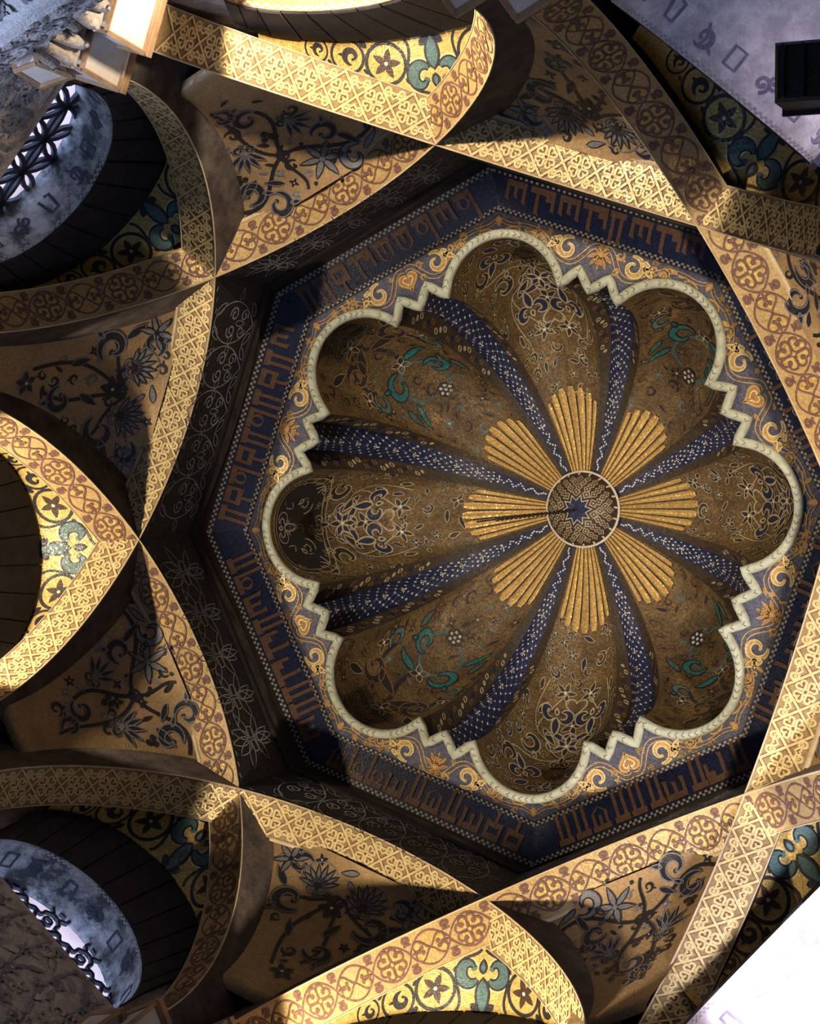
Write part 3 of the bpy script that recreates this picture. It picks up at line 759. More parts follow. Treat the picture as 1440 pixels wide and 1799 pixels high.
# ------------------------------------------------------------------ scalloped rim moulding
rm = empty('rim_moulding', (0, 0, Z2 - .01), 'pale mint scalloped moulding with zigzag points around the dome opening', 'moulding')
RP = np.c_[dens(rim_pts * 1.008, .028), np.zeros(1)[0] * np.ones(len(dens(rim_pts * 1.008, .028)))]
RP[:, 2] = Z2 - .012
tube('rim', RP, .030, 'mint', rm, closed=True, n=10)
ch = Pat(); P2 = dens(rim_pts * 1.008, .055); N2 = len(P2)
for i in range(N2):
    a, b = P2[i], P2[(i + 1) % N2]; d = (b - a) / max(np.linalg.norm(b - a), 1e-6); nn = np.array([-d[1], d[0]])
    if random.random() < .75: ch.ribbon([a + nn * .014, a + d * .018, a - nn * .014], .004, 'stone_brown')
uv = np.concatenate(ch.v); mesh('chevron_mark', np.c_[uv, np.full(len(uv), Z2 - .0435)], ch.f, 'umber', rm)['kind'] = 'stuff'

# ------------------------------------------------------------------ melon dome
ZA = 2.285; HD = ZA - Z2; PMAX = math.radians(83)
def prof(u):
    ps = np.asarray(u, float) * PMAX
    return np.cos(ps) ** .87, Z2 + HD * np.sin(ps) ** .87 / math.sin(PMAX) ** .87, np.clip((1 - np.cos(ps) ** .87) / .72, 0, 1) ** 1.15 * .88
def lift(Q, u):
    g, z, m = prof(u)
    r = np.linalg.norm(Q, axis=1); rr = r * (1 - m) + 1.52 * m
    return np.c_[Q * (rr / r * g)[:, None], z]
UT = lin(0, 1, 300)
ARC = {}
def arc_of(Q0):
    P = lift(np.repeat(np.array([Q0]), 300, 0), UT); return np.concatenate([[0], np.cumsum(np.linalg.norm(np.diff(P, axis=0), axis=1))])
AL = arc_of(SECT[0][0][14])
def lobe_map(k):
    lobe = SECT[k][0]; qs = lin(-1, 1, len(lobe))
    def f(x, y):
        u = np.interp(y, AL, UT); g, z, m = prof(u)
        hw = g * ((1 - m) * .58 + m * 1.52 * math.radians(22.5 - CA))
        q = np.clip(np.asarray(x, float) / np.maximum(hw, 1e-3), -1, 1)
        Q = np.c_[np.interp(q, qs, lobe[:, 0]), np.interp(q, qs, lobe[:, 1])]
        return lift(Q, u)
    return f
def hwid(y):
    g, z, m = prof(np.interp(y, AL, UT)); return g * ((1 - m) * .58 + m * 1.52 * math.radians(22.5 - CA))
def strip_map(Pa):
    """Pa: rim polyline; x in 0..1 along it, y arc length up the dome"""
    qs = lin(0, 1, len(Pa))
    def f(x, y):
        u = np.interp(y, AL, UT)
        return lift(np.c_[np.interp(x, qs, Pa[:, 0]), np.interp(x, qs, Pa[:, 1])], u)
    return f
dome = empty('scalloped_dome', (0, 0, Z2), 'eight-lobed mosaic dome of gold gores and blue starry bands at the centre', 'dome')
LT = AL[-1]
YF = float(np.interp(.74, prof(UT)[0][::-1] * 1.52, AL[::-1]))    # where the fans begin
def lobe_pattern(k):
    out = []; taken = []
    def m(name, p, x, y, a, s, flip=False):
        s *= 1.22; out.append((name, Pat().put(p, x, y, a, s, flip))); taken.append((x - .4 * s * math.sin(a), y + .4 * s * math.cos(a), .44 * s))
    if k % 2 == 0:     # gold gore, blue lilies outlined in cream
        cl = 'cream_line'
        v = Pat()
        for sg in (-1, 1):
            v.ribbon(bez((0, .62), (sg * .12, .64), (sg * .10, .76), (sg * .22, .78), 16), .022, 'ink'); v.ribbon(bez((0, .62), (sg * .12, .64), (sg * .10, .76), (sg * .22, .78), 16), .008, cl, 2)
            v.ribbon(bez((sg * .22, .78), (sg * .30, .82), (sg * .16, 1.05), (sg * .05, 1.2), 18), .008, cl)
            v.ribbon(bez((sg * .22, .78), (sg * .36, .9), (sg * .25, 1.1), (sg * .22, 1.22), 18), .008, cl)
            v.ribbon(bez((0, .62), (sg * .2, .5), (sg * .3, .58), (sg * .38, .50), 16), .010, cl)
        out.append(('vine', v))
        for sg in (-1, 1):
            m('lily', fleur('blue', cl, None, .05), sg * .13, 1.06, PI * .98, .20)
            m('half_palmette', comma('blue', cl), sg * .17, .80, sg * 2.6, .15, sg < 0); m('leaf', leaf(1, .34, 'ink', cl, .06), sg * .20, .84, sg * 2.3, .13)
            m('leaf', leaf(1, .3, 'blue', cl, .06), sg * .27, .92, sg * .5, .12); m('half_palmette', comma('ink', cl), sg * .33, .62, sg * .6, .14, sg > 0)
            m('blossom', flower(5, 1, .4, 'ink', cl, 'white_bit', .08), sg * .09, 1.17, .3, .07)
            m('half_palmette', comma('ink', cl), sg * .37, .86, -sg * .4, .10, sg < 0); m('leaf', leaf(1, .4, 'flank', cl, .07), sg * .30, 1.08, sg * .2, .09)
            m('lily', fleur('blue', cl, None, .05), sg * .15, .30, -sg * .7, .20); m('leaf', leaf(1, .5, 'blue', cl, .06), sg * .20, .16, sg * .5, .11)
            m('half_palmette', comma('ink', cl), sg * .36, .34, sg * .4, .13, sg < 0)
        m('blossom', flower(6, 1, .4, 'ink', cl, 'white_bit', .07), 0, .74, 0, .085); m('blossom', flower(5, 1, .44, 'ink', cl, 'white_bit', .07), 0, .92, .3, .075)
        m('blossom', flower(5, 1, .5, 'ink', cl, 'white_bit', .06), 0, .26, 0, .075); m('lily', fleur('blue', cl, None, .05), 0, .10, 0, .18)
        m('heart', heart(.08, cl), 0, 1.0, 0, .12); m('lily', fleur('ink', cl, None, .07), 0, .50, 0, .11)
    else:              # teal acanthus, dark branches, spotted fruit
        v = Pat(); d = 'ink'
        v.ribbon(bez((0, .30), (-.12, .5), (.14, .62), (.0, .84), 20), .030, d); v.ribbon(bez((0, .84), (-.18, .9), (-.22, 1.1), (-.05, 1.16), 18), .022, 'teal')
        v.ribbon(bez((0, .84), (.16, .9), (.2, 1.1), (.08, 1.18), 18), .022, 'teal'); v.ribbon(bez((.02, .55), (.2, .5), (.3, .6), (.28, .75), 16), .026, d)
        v.ribbon(bez((0, .45), (-.2, .4), (-.32, .55), (-.28, .7), 16), .026, d)
        out.append(('vine', v))
        for sg in (-1, 1):
            m('acanthus', comma('teal', 'ink'), sg * .27, .70, -sg * .3, .13, sg < 0); m('leaf', leaf(1, .4, 'ink', 'umber', .05, bend=.2), sg * .20, .58, sg * 2.0, .18)
            m('half_palmette', comma('ink', 'umber', .04), sg * .30, .44, sg * .4, .18, sg > 0); m('half_palmette', comma('ink', 'teal', .04), sg * .18, .26, sg * 2.4, .18, sg < 0)
            m('leaf', leaf(1, .36, 'ink', 'cream_line', .03), sg * .34, .24, sg * .6, .15); m('blossom', flower(4, 1, .5, 'ink_brown', 'cream_line', 'white_bit', .06), sg * .36, .62, .4, .065)
            m('leaf', leaf(1, .42, 'teal', 'ink', .06), sg * .27, .98, -sg * .3, .12); m('half_palmette', comma('ink', 'umber', .04), sg * .12, .10, sg * .8, .16, sg > 0)
        m('acanthus', comma('teal_bright', 'ink', .05), -.07, .84, .55, .16, True); m('acanthus', comma('teal_bright', 'ink', .05), .09, .95, -.5, .14)
        m('acanthus', leaf(1, .34, 'teal_bright', 'ink', .05, bend=.3), .04, .80, -1.25, .15); m('acanthus', leaf(1, .3, 'teal_bright', 'ink', .05, bend=.25), -.18, 1.05, .35, .15, True)
        fr = Pat(); fr.fan(circ(.062, 16), 'ink', 1)
        for (x, y) in circ(.036, 6).tolist() + [(0, 0)]: fr.fan(circ(.012, 6, x, y), 'white_bit', 2)
        out.append(('pomegranate', Pat().put(fr, .03, 1.20)))
        m('blossom', flower(4, 1, .6, 'ink_brown', 'cream_line', 'white_bit', .08), 0, .82, .78, .06); m('blossom', flower(5, 1, .4, 'ink_brown', 'cream_line', 'white_bit', .06), -.05, .36, 0, .08)
    ev = k % 2 == 0
    scatter(out, taken, -.5, .5, .08, YF - .06, lambda x, y: abs(x) < .88 * float(hwid(y)), random.Random(k), ('ink', 'blue', 'flank') if ev else ('ink', 'ink', 'teal', 'ink_brown'), .105, .55, 'cream_line' if ev else 'umber')
    return out
for k in range(8):
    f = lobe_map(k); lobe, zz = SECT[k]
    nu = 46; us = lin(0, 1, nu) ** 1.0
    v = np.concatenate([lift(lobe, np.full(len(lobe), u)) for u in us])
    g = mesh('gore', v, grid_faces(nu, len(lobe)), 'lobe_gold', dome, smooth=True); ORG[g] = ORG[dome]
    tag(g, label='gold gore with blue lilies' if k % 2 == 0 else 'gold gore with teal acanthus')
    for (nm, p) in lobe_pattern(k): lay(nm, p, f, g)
    if k == 6:
        pc = Pat(); a = lin(0, 2 * PI, 61)[:-1]; sx = .40 * np.sign(np.cos(a)) * np.abs(np.cos(a)) ** .7; sy = .33 + .27 * np.sign(np.sin(a)) * np.abs(np.sin(a)) ** .7
        q = np.stack([sx, sy], 1); pc.ribbon(q, .008, 'cream_line', 2, closed=True); pc.ribbon(q * [.88, .88] + [0, .04], .006, 'cream_line', 2, closed=True)
        pc.ribbon(q * [.94, .94] + [0, .02], .036, 'ink_brown', 1, closed=True)
        pc2 = Pat(); pc2.fan(q * [.86, .86] + [0, .046], 'ink', -.4); lay('cap_frame', pc, f, g); lay('cap_ground', pc2, f, g)
    # fan of flutes next to the boss
    gy = lin(YF, LT - .02, 12)
    fan = empty('fan', (0, 0, Z2)); fan.parent = dome; fan.location = (0, 0, 0); ORG[fan] = ORG[dome]
    v = []
    for y in gy: v.append(onto(f, np.stack([lin(-.93, .93, 15) * hwid(y), np.full(15, y)], 1), .004))
    mesh('fan_ground', np.concatenate(v), grid_faces(12, 15), 'ink', fan)
    NF = 7
    for j in range(NF):
        c = (j + .5) / NF * 2 - 1; hwf = 1 / NF * .80
        ys = lin(YF - .075 * (1 - abs(c) ** 2), LT - .025, 14); v = []
        for i, y in enumerate(ys):
            e = min(1, .62 + .38 * math.sqrt(min(1, i / 1.0)))
            cc = lin(-1, 1, 5); x = (c * .93 + cc * hwf * .93 * e) * hwid(y)
            v.append(onto(f, np.stack([x, np.full(5, y)], 1), .006 + .008 * np.sqrt(1 - cc ** 2 * .98)))
        mesh('flute', np.concatenate(v), grid_faces(14, 5), 'fan_gold', fan, smooth=True)
    # flank, band, flank between this lobe and the next
    nxt = SECT[(k + 1) % 8][0][0]
    fl1 = np.array([lobe[-1], zz[0]]); bd = np.array([zz[0], zz[1], zz[2]]); fl2 = np.array([zz[2], nxt])
    for Pa, nm, mt in ((fl1, 'flank', 'flank'), (fl2, 'flank', 'flank')):
        Pd = np.array([Pa[0] + (Pa[1] - Pa[0]) * s for s in lin(0, 1, 4)])
        v = np.concatenate([lift(Pd, np.full(4, u)) for u in us]); o = mesh(nm, v, grid_faces(nu, 4), mt, dome, smooth=True); ORG[o] = ORG[dome]
        fm = strip_map(Pd); p = Pat()
        for i in range(22):
            y = .10 + i * .052; x = .5 + .2 * math.sin(i * 2.1); h = .10
            q = np.stack([x + .16 * np.cos(lin(0, 2 * PI, 9)[:-1] + i), y + .016 * np.sin(lin(0, 2 * PI, 9)[:-1] + i)], 1)
            if i % 3 == 0: p.fan(q, 'cream_line' if i % 2 else 'blue', 1)
            else: p.ribbon(q, [.014] * 8, 'umber' if i % 2 else 'cream_line', closed=True)
        lay('bead_chain', p, fm, o, kind='stuff')
    Pd = np.array([bd[0] + (bd[1] - bd[0]) * s for s in lin(0, 1, 5)] + [bd[1] + (bd[2] - bd[1]) * s for s in lin(0, 1, 5)[1:]])
    v = np.concatenate([lift(Pd, np.full(9, u)) for u in us]); band = mesh('blue_band', v, grid_faces(nu, 9), 'blue_bright', dome); ORG[band] = ORG[dome]
    fm = strip_map(Pd); p = Pat()
    wid = lambda y: 2 * np.linalg.norm(bd[1] - bd[0]) * float(prof(np.interp(y, AL, UT))[0])
    y = .03; row = 0; y2 = LT - .40
    def dot(x, y, r, q=1.0):
        hx = r / wid(y); p.add([(x - hx, y), (x, y - r * 1.1), (x + hx, y), (x, y + r * 1.1)], [(0, 1, 2, 3)], 'white_bit', q)
    while y < y2:
        for j in range(-2, 3):
            x = .5 + j * .25 + (.125 if row % 2 else 0)
            if .04 < x < .96:
                dot(x, y, random.uniform(.007, .0115))
                if row % 4 == 2 and j == 0:
                    for q in range(4): dot(x + .018 / wid(y) * (1, -1, 0, 0)[q], y + .02 * (0, 0, 1, -1)[q], .0075)
                if y + .047 < y2 and random.random() < .6:
                    for sg in (-1, 1): p.ribbon([(x, y), (x + sg * .0625, y + .0235), (x + sg * .125, y + .047)], .003 / wid(y), 'blue_grey', .4)
        y += .047; row += 1
    while y < LT - .05:
        x = .5 + .30 * (2 * abs((y / .095) % 1 - .5) * 2 - 1); dot(x, y, .0095); y += .0165
    lay('white_lattice', p, fm, band, kind='stuff')

# ------------------------------------------------------------------ boss at the crown and its chain
boss = empty('dome_boss', (0, 0, ZA), 'round hanging boss with a blue star at the crown of the dome', 'boss')
BR, BD = .262, .14
def boss_map(x, y):
    r = np.hypot(x, y); return np.c_[x, y, ZA - .02 - BD * np.maximum(1 - (r / BR) ** 2, 0) ** .8]
a = lin(0, 2 * PI, 41)[:-1]; rr = lin(.0, BR, 12)
v = [boss_map(np.array([0.]), np.array([0.]))]
for r in rr[1:]: v.append(boss_map(r * np.cos(a), r * np.sin(a)))
f = [(0, 1 + i, 1 + (i + 1) % 40) for i in range(40)]
for j in range(10): f += [(1 + j * 40 + i, 1 + j * 40 + (i + 1) % 40, 41 + j * 40 + (i + 1) % 40, 41 + j * 40 + i) for i in range(40)]
mesh('cap', np.concatenate(v), f, 'ink_brown', boss, smooth=True)
tube('boss_rim', np.c_[BR * np.cos(a), BR * np.sin(a), np.full(40, ZA - .02)], .010, 'white_bit', boss, closed=True)
st = Pat(); n = 20; q = np.array([((.098 if i % 2 == 0 else .062) * math.cos(i * PI / 10), (.098 if i % 2 == 0 else .062) * math.sin(i * PI / 10)) for i in range(n)])
st.fan(q * 1.12, 'white_bit', 0); st.fan(q, 'blue_bright', 1)
for i in range(10): st.ribbon([(.02 * math.cos(i * PI / 5), .02 * math.sin(i * PI / 5)), (.085 * math.cos(i * PI / 5), .085 * math.sin(i * PI / 5))], .005, 'blue', 2)
lay('star', st, boss_map, boss)
for ring, (rad, sz, cnt, off) in enumerate(((.122, .030, 10, .5), (.156, .030, 16, .25), (.188, .026, 20, .75), (.215, .021, 24, .25))):
    for i in range(cnt):
        an_ = (i + off) * 2 * PI / cnt; p = Pat()
        u_, w_ = np.array([math.cos(an_), math.sin(an_)]), np.array([-math.sin(an_), math.cos(an_)]); c0 = u_ * rad; tw = rad * PI / cnt * .86
        tw = min(tw, .036); ks = [c0 + u_ * sz, c0 + w_ * tw, c0 - u_ * sz, c0 - w_ * tw]
        p.fan(ks, 'cream_line', 1); p.fan([c0 + (b - c0) * .66 for b in ks], 'ink_brown', 2); p.fan([c0 + (b - c0) * .30 for b in ks], 'cream_line', 3)
        lay('tile', p, boss_map, boss)
for i in range(20):
    an_ = i * 2 * PI / 20; u_, w_ = np.array([math.cos(an_), math.sin(an_)]), np.array([-math.sin(an_), math.cos(an_)])
    lay('tick', Pat().ribbon([u_ * .236 - w_ * .004, u_ * .262 + w_ * .004], .013, 'white_bit', 2), boss_map, boss)
chain = empty('hanging_chain', (0, 0, ZA - .18), 'thin dark chain hanging from the star boss', 'chain')
zc = ZA - .02 - BD
lk = 0
while zc > .62:
    an_ = (lk % 2) * PI / 2; t8 = lin(0, 2 * PI, 13)[:-1]
    P = np.c_[.010 * np.cos(t8) * math.cos(an_), .010 * np.cos(t8) * math.sin(an_), zc - .024 + .026 * np.sin(t8)]
    tube('link', P, .0045, 'iron', chain, closed=True, n=5, ref=(math.sin(an_ + 1.57), -math.cos(an_ + 1.57), 0.01)); zc -= .040; lk += 1
tube('wire', [(0, 0, zc), (0, 0, zc - .15), (0, 0, zc - .32)], .005, 'iron', chain, n=6, ref=(1, 0, 0))

# ------------------------------------------------------------------ arches and windows in the drum walls
def pseudo_letter(i, mat):
    p = Pat(); k = i % 4
    if k == 0: p.ribbon([(-.03, -.045), (.03, -.045), (.03, .045), (-.03, .045)], .016, mat, closed=True)
    elif k == 1: p.put(curl(.22, mat), -.01, -.05, .3, .08); p.put(curl(.22, mat), .02, .05, PI + .3, .07)
    elif k == 2: p.ribbon([(-.035, .05), (-.02, -.045), (.03, -.045), (.035, .045), (.005, .05)], .017, mat)
    else: p.put(comma(mat, None, fat=.22), -.01, -.05, -.3, .10); p.ribbon([(.02, -.05), (.03, .0), (.0, .05)], .014, mat)
    return p
for k in range(8):
    if k == 2: continue
    rho, zc, sh = INTR[k]; re, ze, se = EXTR[k]; sill = SILL[k]; win = k in (1, 3, 5, 7)
    t = empty('window_arch', W3(k, WF, sh, sill), 'dark horseshoe arch of broad voussoirs on the %s wall' % POS[k], 'arch', 'arches around the drum')
    # voussoirs
    nv = 13; lim = 1.62
    for i in range(nv):
        a0, a1 = -lim + 2 * lim * i / nv, -lim + 2 * lim * (i + 1) / nv; g = .006
        pts = []
        for aa in lin(a0, a1, 4): pts.append((sh + rho * math.sin(aa), zc + rho * math.cos(aa)))
        for aa in lin(a1, a0, 4): pts.append((se + re * math.sin(aa * 1.12), ze + re * math.cos(aa * 1.12)))
        P = np.array(pts); cpt = P.mean(0); P = cpt + (P - cpt) * .975
        dz = random.uniform(0, .008)
        fr = W3(k, WF - .022 - dz, P[:, 0], P[:, 1]); bk = W3(k, WF + .02, P[:, 0], P[:, 1])
        fi = W3(k, WF - .030 - dz, *(cpt + (P - cpt) * .93).T)
        fcs = [tuple(range(16, 24))] + [(16 + j, 16 + (j + 1) % 8, (j + 1) % 8, j) for j in range(8)] + [(j, (j + 1) % 8, 8 + (j + 1) % 8, 8 + j) for j in range(8)]
        mesh('voussoir', np.concatenate([fr, bk, fi]), fcs, 'voussoir', t)
    # soffit
    dep = {0: .45, 4: .45, 6: .45, 1: .72, 3: .72, 5: .34, 7: .34}[k]; R1 = WF - .025
    def sm(x, y, rho=rho, zc=zc, sh=sh, k=k, R1=R1):    # x arc length from crown, y depth
        x = np.asarray(x, float); a_ = np.clip(x / rho, -PI / 2, PI / 2); dn = np.maximum(np.abs(x) - rho * PI / 2, 0)
        return W3(k, R1 + np.asarray(y, float), sh + rho * np.sin(a_), zc + rho * np.cos(a_) - dn)
    xe = rho * PI / 2 + max(zc - sill, 0.01) + .02
    sr = W3(k, WF + .2, sh, zc)
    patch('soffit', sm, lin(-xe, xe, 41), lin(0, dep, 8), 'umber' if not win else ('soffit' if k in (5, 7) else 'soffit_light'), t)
    if win:
        pr = Pat()
        for i in range(9):
            x = (i - 4) * .21 * rho / .62
            o_p = Pat().put(pseudo_letter(i + k, 'letter_dark' if k in (5, 7) else 'letter_lilac'), x, .15, 0, 1.15)
            uv = np.concatenate(o_p.v); l = np.concatenate(o_p.l); vv = onto(sm, uv, .002 + l * .0015, ref=sr)
            mesh('letter', vv, o_p.f, o_p.m[0], t)
    bd_ = Pat(); nb = 120
    for i in range(nb):
        for j in (0, 1):
            if (i + j) % 2 == 0:
                x0 = -xe + 2 * xe * i / nb; hx = 2 * xe / nb; bd_.add([(x0, .006 + j * .012), (x0 + hx, .006 + j * .012), (x0 + hx, .018 + j * .012), (x0, .018 + j * .012)], [(0, 1, 2, 3)], 'bead')
    uv = np.concatenate(bd_.v); mesh('bead_edge', onto(sm, uv, .003, ref=sr), bd_.f, 'bead', t)['kind'] = 'stuff'
    # sill
    if k not in (1, 3):
        box('sill', W3(k, WF + .36, sh, sill - .05), (.76, 2 * rho + .1, .1), 'stucco' if win else 'voussoir', t, ax=[nvec(k), tvec(k), ZUP])
    if not win:
        o = mesh('wall_niche_' + SIDE[k], W3(k, R1 + dep, [sh - rho - .05, sh + rho + .05, sh + rho + .05, sh - rho - .05], [sill - .1, sill - .1, zc + rho + .05, zc + rho + .05]), [(0, 1, 2, 3)], 'voussoir')
        tag(o, 'dark blind back wall inside the %s arch' % POS[k], kind='structure')
        continue
    # outer reveal to the daylight
    def om(x, y, rho=rho, zc=zc, sh=sh, k=k, R0=R1 + dep):    # flares outwards
        x = np.asarray(x, float); y = np.asarray(y, float); a_ = np.clip(x / rho, -PI / 2, PI / 2); dn = np.maximum(np.abs(x) - rho * PI / 2, 0); r_ = rho + .34 * y / max(SH + .02 - R0, .02)
        return W3(k, R0 + y, sh + r_ * np.sin(a_), zc + r_ * np.cos(a_) - dn)
    patch('outer_reveal', om, lin(-xe, xe, 31), lin(0, SH - R1 - dep + .02, 4), 'salmon', t)
    if True:
        wn = empty('window_%d' % {5: 1, 7: 2, 1: 3, 3: 4}[k], W3(k, R1 + dep, sh, sill), 'pierced stone lattice window glowing with daylight in the %s arch' % POS[k], None, None, 'structure')
        RL = R1 + dep - .02
        def bar(path, wdt, closed, nm='lattice_bar'):
            P = np.array(path); T = (np.roll(P, -1, 0) - np.roll(P, 1, 0)) if closed else np.gradient(P, axis=0); T /= np.maximum(np.linalg.norm(T, axis=1, keepdims=True), 1e-9)
            Nn = np.stack([-T[:, 1], T[:, 0]], 1); A_, B_ = P - Nn * wdt / 2, P + Nn * wdt / 2
            v = np.stack([W3(k, RL - .012, A_[:, 0], A_[:, 1]), W3(k, RL - .012, B_[:, 0], B_[:, 1]), W3(k, RL + .012, B_[:, 0], B_[:, 1]), W3(k, RL + .012, A_[:, 0], A_[:, 1])], 1).reshape(-1, 3)
            mesh(nm, v, grid_faces(len(P), 4, closed_n=closed, closed_m=True), 'lattice', wn)
        if k != 5:
            a_ = .235
            for i in range(-5, 6):
                for j in range(-1, 7):
                    x = sh + (i + .5 * (j % 2)) * a_; z = sill + j * a_ * .866
                    if math.hypot(x - sh, max(z - zc, 0)) < rho + .12: bar(circ(a_, 26, x, z), .028, True, 'lattice_ring')
        else:
            a_ = .30
            for i in range(-3, 4):
                for j in range(0, 4):
                    x = sh + (i + .5 * (j % 2)) * a_; z = sill + .06 + j * a_ * .866
                    if math.hypot(x - sh, max(z - zc, 0)) > rho + .15: continue
                    th_ = lin(0, 2 * PI, 49)[:-1]; r_ = .110 + .013 * np.cos(8 * th_); bar(np.stack([x + r_ * np.cos(th_), z + r_ * np.sin(th_)], 1), .020, True, 'lattice_ring')
                    for q in range(6):
                        an_ = q * PI / 3; c_, s_ = math.cos(an_), math.sin(an_); bar([(x + .11 * c_, z + .11 * s_), (x + .13 * c_, z + .13 * s_), (x + .152 * c_, z + .152 * s_)], .022, False)
                        an_ += PI / 6; c_, s_ = math.cos(an_), math.sin(an_); bar(circ(.030, 8, x + .173 * c_, z + .173 * s_), .014, True, 'lattice_ring')

# ------------------------------------------------------------------ imposts under the rib feet
def framed_block(t, c, s, axs):
    box('core', c, s, 'stone_white', t, ax=axs, taper=.72)
    s = np.array(s) / 2; A = np.array(axs); cs = {}
    for sx in (-1, 1):
        for sy in (-1, 1):
            for sz in (-1, 1):
                k_ = .72 if sz < 0 else 1
                cs[(sx, sy, sz)] = np.array(c) + (np.array([sx * s[0] * k_, sy * s[1] * k_, sz * s[2]])) @ A
    def e(a, b):
        P = np.array([cs[a], (cs[a] + cs[b]) / 2, cs[b]]); d = P[2] - P[0]; tube('edge_band', P, .017, 'stone_brown', t, n=4, ref=(.3, .2, 1) if abs(d[2]) < .8 * np.linalg.norm(d) else (1, .1, 0), smooth=False)
    for sx in (-1, 1):
        for sy in (-1, 1): e((sx, sy, -1), (sx, sy, 1))
    for sz in (-1, 1):
        for q in (-1, 1): e((-1, q, sz), (1, q, sz)); e((q, -1, sz), (q, 1, sz))
for k, rb in enumerate(RIBS):
    for sg in (-1, 1):
        if (k, sg) in ((1, 1), (2, -1), (2, 1), (3, -1), (0, 1)): continue
        sx = rb.aR if sg > 0 else -rb.aL
        corner = POS[(k + 1) % 8] if sg > 0 else POS[k]
        base = rb.m + rb.t * (sx + sg * .10) + rb.n * RW / 2
        z0 = -rb.z0
        t = empty('impost', base + ZUP * (z0 - .42), 'cream stone impost under the %s foot of the %s rib' % ('clockwise' if sg > 0 else 'anticlockwise', EDGE[k]), 'impost', 'imposts under the rib feet')
        axs = [rb.t, rb.n, ZUP]
        box('abacus', base + ZUP * (z0 - .03), (.36, .33, .06), 'stone_brown', t, ax=axs, bevel=.01)
        framed_block(t, base + ZUP * (z0 - .22), (.33, .30, .30), axs)
        cp = base + ZUP * (z0 - .52)
        box('capital', cp, (.24, .23, .28), 'stucco', t, ax=axs, bevel=.05, taper=.7)
        for q in range(8):
            an_ = q * PI / 4; d = rb.t * math.cos(an_) + rb.n * math.sin(an_)
            P = [cp + d * .09 - ZUP * .13, cp + d * .125, cp + d * .14 + ZUP * .07, cp + d * .175 + ZUP * .05]
            tube('acanthus', P, [.03, .035, .03, .012], 'stucco', t, n=6)
        tube('shaft', [cp - ZUP * .12, cp - ZUP * .7, cp - ZUP * 1.6], .085, 'stucco', t, n=14, ref=(1, 0, 0))

# ------------------------------------------------------------------ floodlights on the sills
def floodlight(k, R, s, z, label, size=.2):
    t = empty('floodlight', W3(k, R, s, z), label, 'lamp', 'floodlights in the arches')
    A = [nvec(k), tvec(k), ZUP]
    box('housing', W3(k, R, s, z + size * .5), (size * .6, size, size * .8), 'iron', t, ax=A, bevel=.012)
    box('visor', W3(k, R - size * .3, s, z + size * .95), (size * .35, size * 1.05, .012), 'iron', t, ax=A)
    tube('bracket', [W3(k, R, s, z), W3(k, R + .02, s, z + .02), W3(k, R + .05, s, z + .1)], .012, 'iron', t, n=6)
    return t
def lamp(name, k, R, s, z, power, col, aim, size=.05, cone=165, blend=.6):
    li = bpy.data.lights.new(name, 'SPOT'); li.energy = power; li.color = col; li.shadow_soft_size = size
    li.spot_size = math.radians(cone); li.spot_blend = blend
    o = bpy.data.objects.new(name, li); C.objects.link(o)
    p = W3(k, R, s, z); d = np.array(aim, float); d /= np.linalg.norm(d)
    from mathutils import Vector
    o.rotation_euler = Vector(d).to_track_quat('-Z', 'Y').to_euler(); o.location = p
    return o
WARM = (1.0, .81, .57)
for k in (0, 4, 6, 2):
    lamp('floodlight_beam', k, LAMP_R + .05, INTR.get(k, (0, 0, 0))[2], LAMP_Z[k], LAMPS[k], WARM, ZUP - nvec(k) * .04, cone=109, blend=.10)
lamp('floodlight_beam', 1, 3.15, .30, -1.22, 5, (.95, .82, .95), ZUP, cone=150)
lamp('floodlight_beam', 3, 3.1, -.1, -1.75, 200, (.95, .90, 1.0), nvec(3) * .2 + ZUP, cone=120)
lamp('floodlight_spill', 0, 2.72, -.30, -1.95, 40, WARM, -tvec(0) + ZUP * .15, cone=70)
lamp('fill_spot', 6.6, 2.2, .2, -4.2, 220, (.62, .72, 1.0), W3(7.5, 2.8, -.1, -2.2) - W3(6.6, 2.2, .2, -4.2), cone=34, size=.2)  # unseen cool spot, added to brighten the upper left bracket
lamp('fill_spot', 6, 2.0, .6, -4.6, 60, (.85, .74, .80), W3(5, 2.87, .2, -1.9) - W3(6, 2.0, .6, -4.6), cone=30, size=.2)  # second added spot, lilac and out of view, lifts the lower left stucco
fl = empty('floodlight', W3(1, 3.17, .34, -1.6), 'black box floodlight under the pale lettered arch at the upper right', 'lamp')
ca_, sa_ = math.cos(.72), math.sin(.72)
A1 = nvec(1) * ca_ - tvec(1) * sa_; A2 = nvec(1) * sa_ + tvec(1) * ca_
box('housing', W3(1, 3.18, .35, -1.44), (.27, .36, .26), 'iron', fl, ax=[A1, A2, ZUP], bevel=.015)
box('visor', W3(1, 3.18, .35, -1.30), (.31, .40, .02), 'iron', fl, ax=[A1, A2, ZUP])
for q in range(4): box('cooling_fin', W3(1, 3.18, .35, -1.585) + A2 * (.09 * q - .135), (.24, .012, .03), 'iron', fl, ax=[A1, A2, ZUP])
tube('bracket', [W3(1, 3.25, .42, -1.5), W3(1, 3.35, .5, -1.5), W3(1, 3.56, .58, -1.5)], .018, 'iron', fl, n=6)
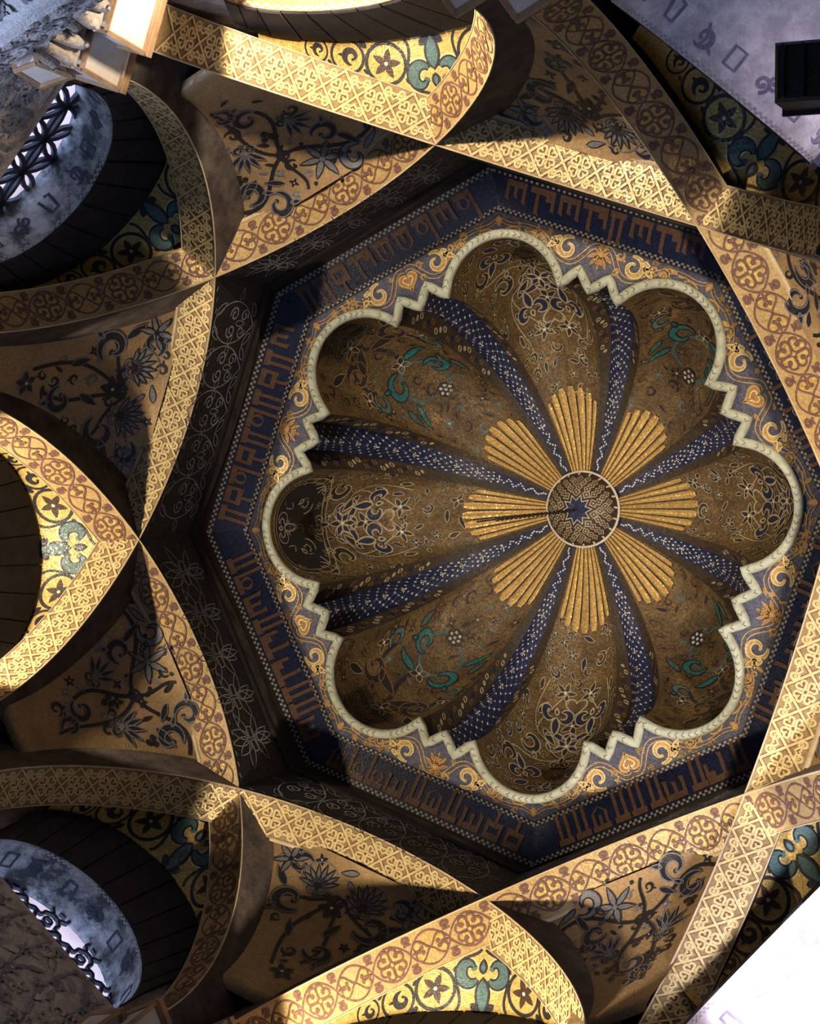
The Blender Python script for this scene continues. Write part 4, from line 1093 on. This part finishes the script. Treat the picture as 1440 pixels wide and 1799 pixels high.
# carved stucco below the lattice windows and at the corner brackets
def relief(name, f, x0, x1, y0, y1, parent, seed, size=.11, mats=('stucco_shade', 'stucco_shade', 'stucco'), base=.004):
    out = []; rng = random.Random(seed)
    v = Pat()
    for i in range(int((x1 - x0) / .22)):
        x = x0 + .11 + i * .22; v.ribbon(bez((x - .11, y0), (x - .02, y0 + .5 * (y1 - y0)), (x + .12, y0 + .4 * (y1 - y0)), (x + .05, y1), 16), .016, mats[0])
    out.append(('stem', v)); scatter(out, [], x0, x1, y0, y1, lambda x, y: True, rng, mats, size, .42, None, 900)
    for nm, p in out: lay(nm, p, f, parent, step=.004, base=base)
for k in (7, 5):
    sh = INTR[k][2]; t = empty('carved_panel', W3(k, WF, sh, -2.3), 'grey carved stucco panel below the %s lattice window' % POS[k], 'stucco panel')
    f = (lambda kk: (lambda x, y: W3(kk, WF - .035, x, y)))(k)
    box('ground', W3(k, WF - .015, 0, -2.02), (.035, 2.2, .84), 'stucco', t, ax=[nvec(k), tvec(k), ZUP])
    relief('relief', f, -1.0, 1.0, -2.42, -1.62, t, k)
    for sg in (-1, 1):
        if (k, sg) in ((7, -1), (5, 1)): continue
        t = empty('impost', W3(k, 2.82, sh + sg * .72, -2.7), 'small cream impost with brown edges beside the %s lattice window' % POS[k], 'impost', 'imposts of the window columns')
        axs = [nvec(k) * .8 + tvec(k) * .6, -nvec(k) * .6 + tvec(k) * .8, ZUP]
        framed_block(t, W3(k, 2.82, sh + sg * .72, -1.90), (.19, .19, .24), axs)
        box('abacus', W3(k, 2.82, sh + sg * .72, -1.76), (.22, .22, .04), 'stone_brown', t, ax=axs)
        tube('column', [W3(k, 2.82, sh + sg * .72, z) for z in (-2.02, -2.2, -2.7)], .06, 'stucco', t, n=14, ref=(1, 0, 0))
for kc in (7.5, 4.5):
    nm = 'upper left' if kc == 7.5 else 'lower left'
    t = empty('corner_bracket', W3(kc, 2.8, 0, -2.6), 'pale carved stucco bracket under the rib feet at the %s corner' % nm, 'bracket')
    a_ = lin(0, 2 * PI, 49)[:-1]; ex = .62 * np.sign(np.cos(a_)) * np.abs(np.cos(a_)) ** .45; ey = .30 * np.sign(np.sin(a_)) * np.abs(np.sin(a_)) ** .45
    rg = [W3(kc, 3.04 + ey * q, ex * q, z) for q, z in ((.92, -2.30), (1, -2.33), (1, -2.52), (.94, -2.58), (.55, -2.60))]
    mesh('slab', np.concatenate(rg), grid_faces(5, 48, closed_m=True) + [tuple(range(48)), tuple(4 * 48 + i for i in range(48))], 'stucco_light', t, smooth=False)
    f = (lambda kk: (lambda x, y: W3(kk, y, x, -2.602)))(kc)
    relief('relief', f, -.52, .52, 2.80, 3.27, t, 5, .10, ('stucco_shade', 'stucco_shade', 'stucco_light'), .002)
    f2 = (lambda kk: (lambda x, y: W3(kk, 2.738, x, y)))(kc)
    relief('front_relief', f2, -.46, .46, -2.52, -2.34, t, 6, .08, ('stucco_shade', 'stucco_shade', 'stucco_light'), .002)
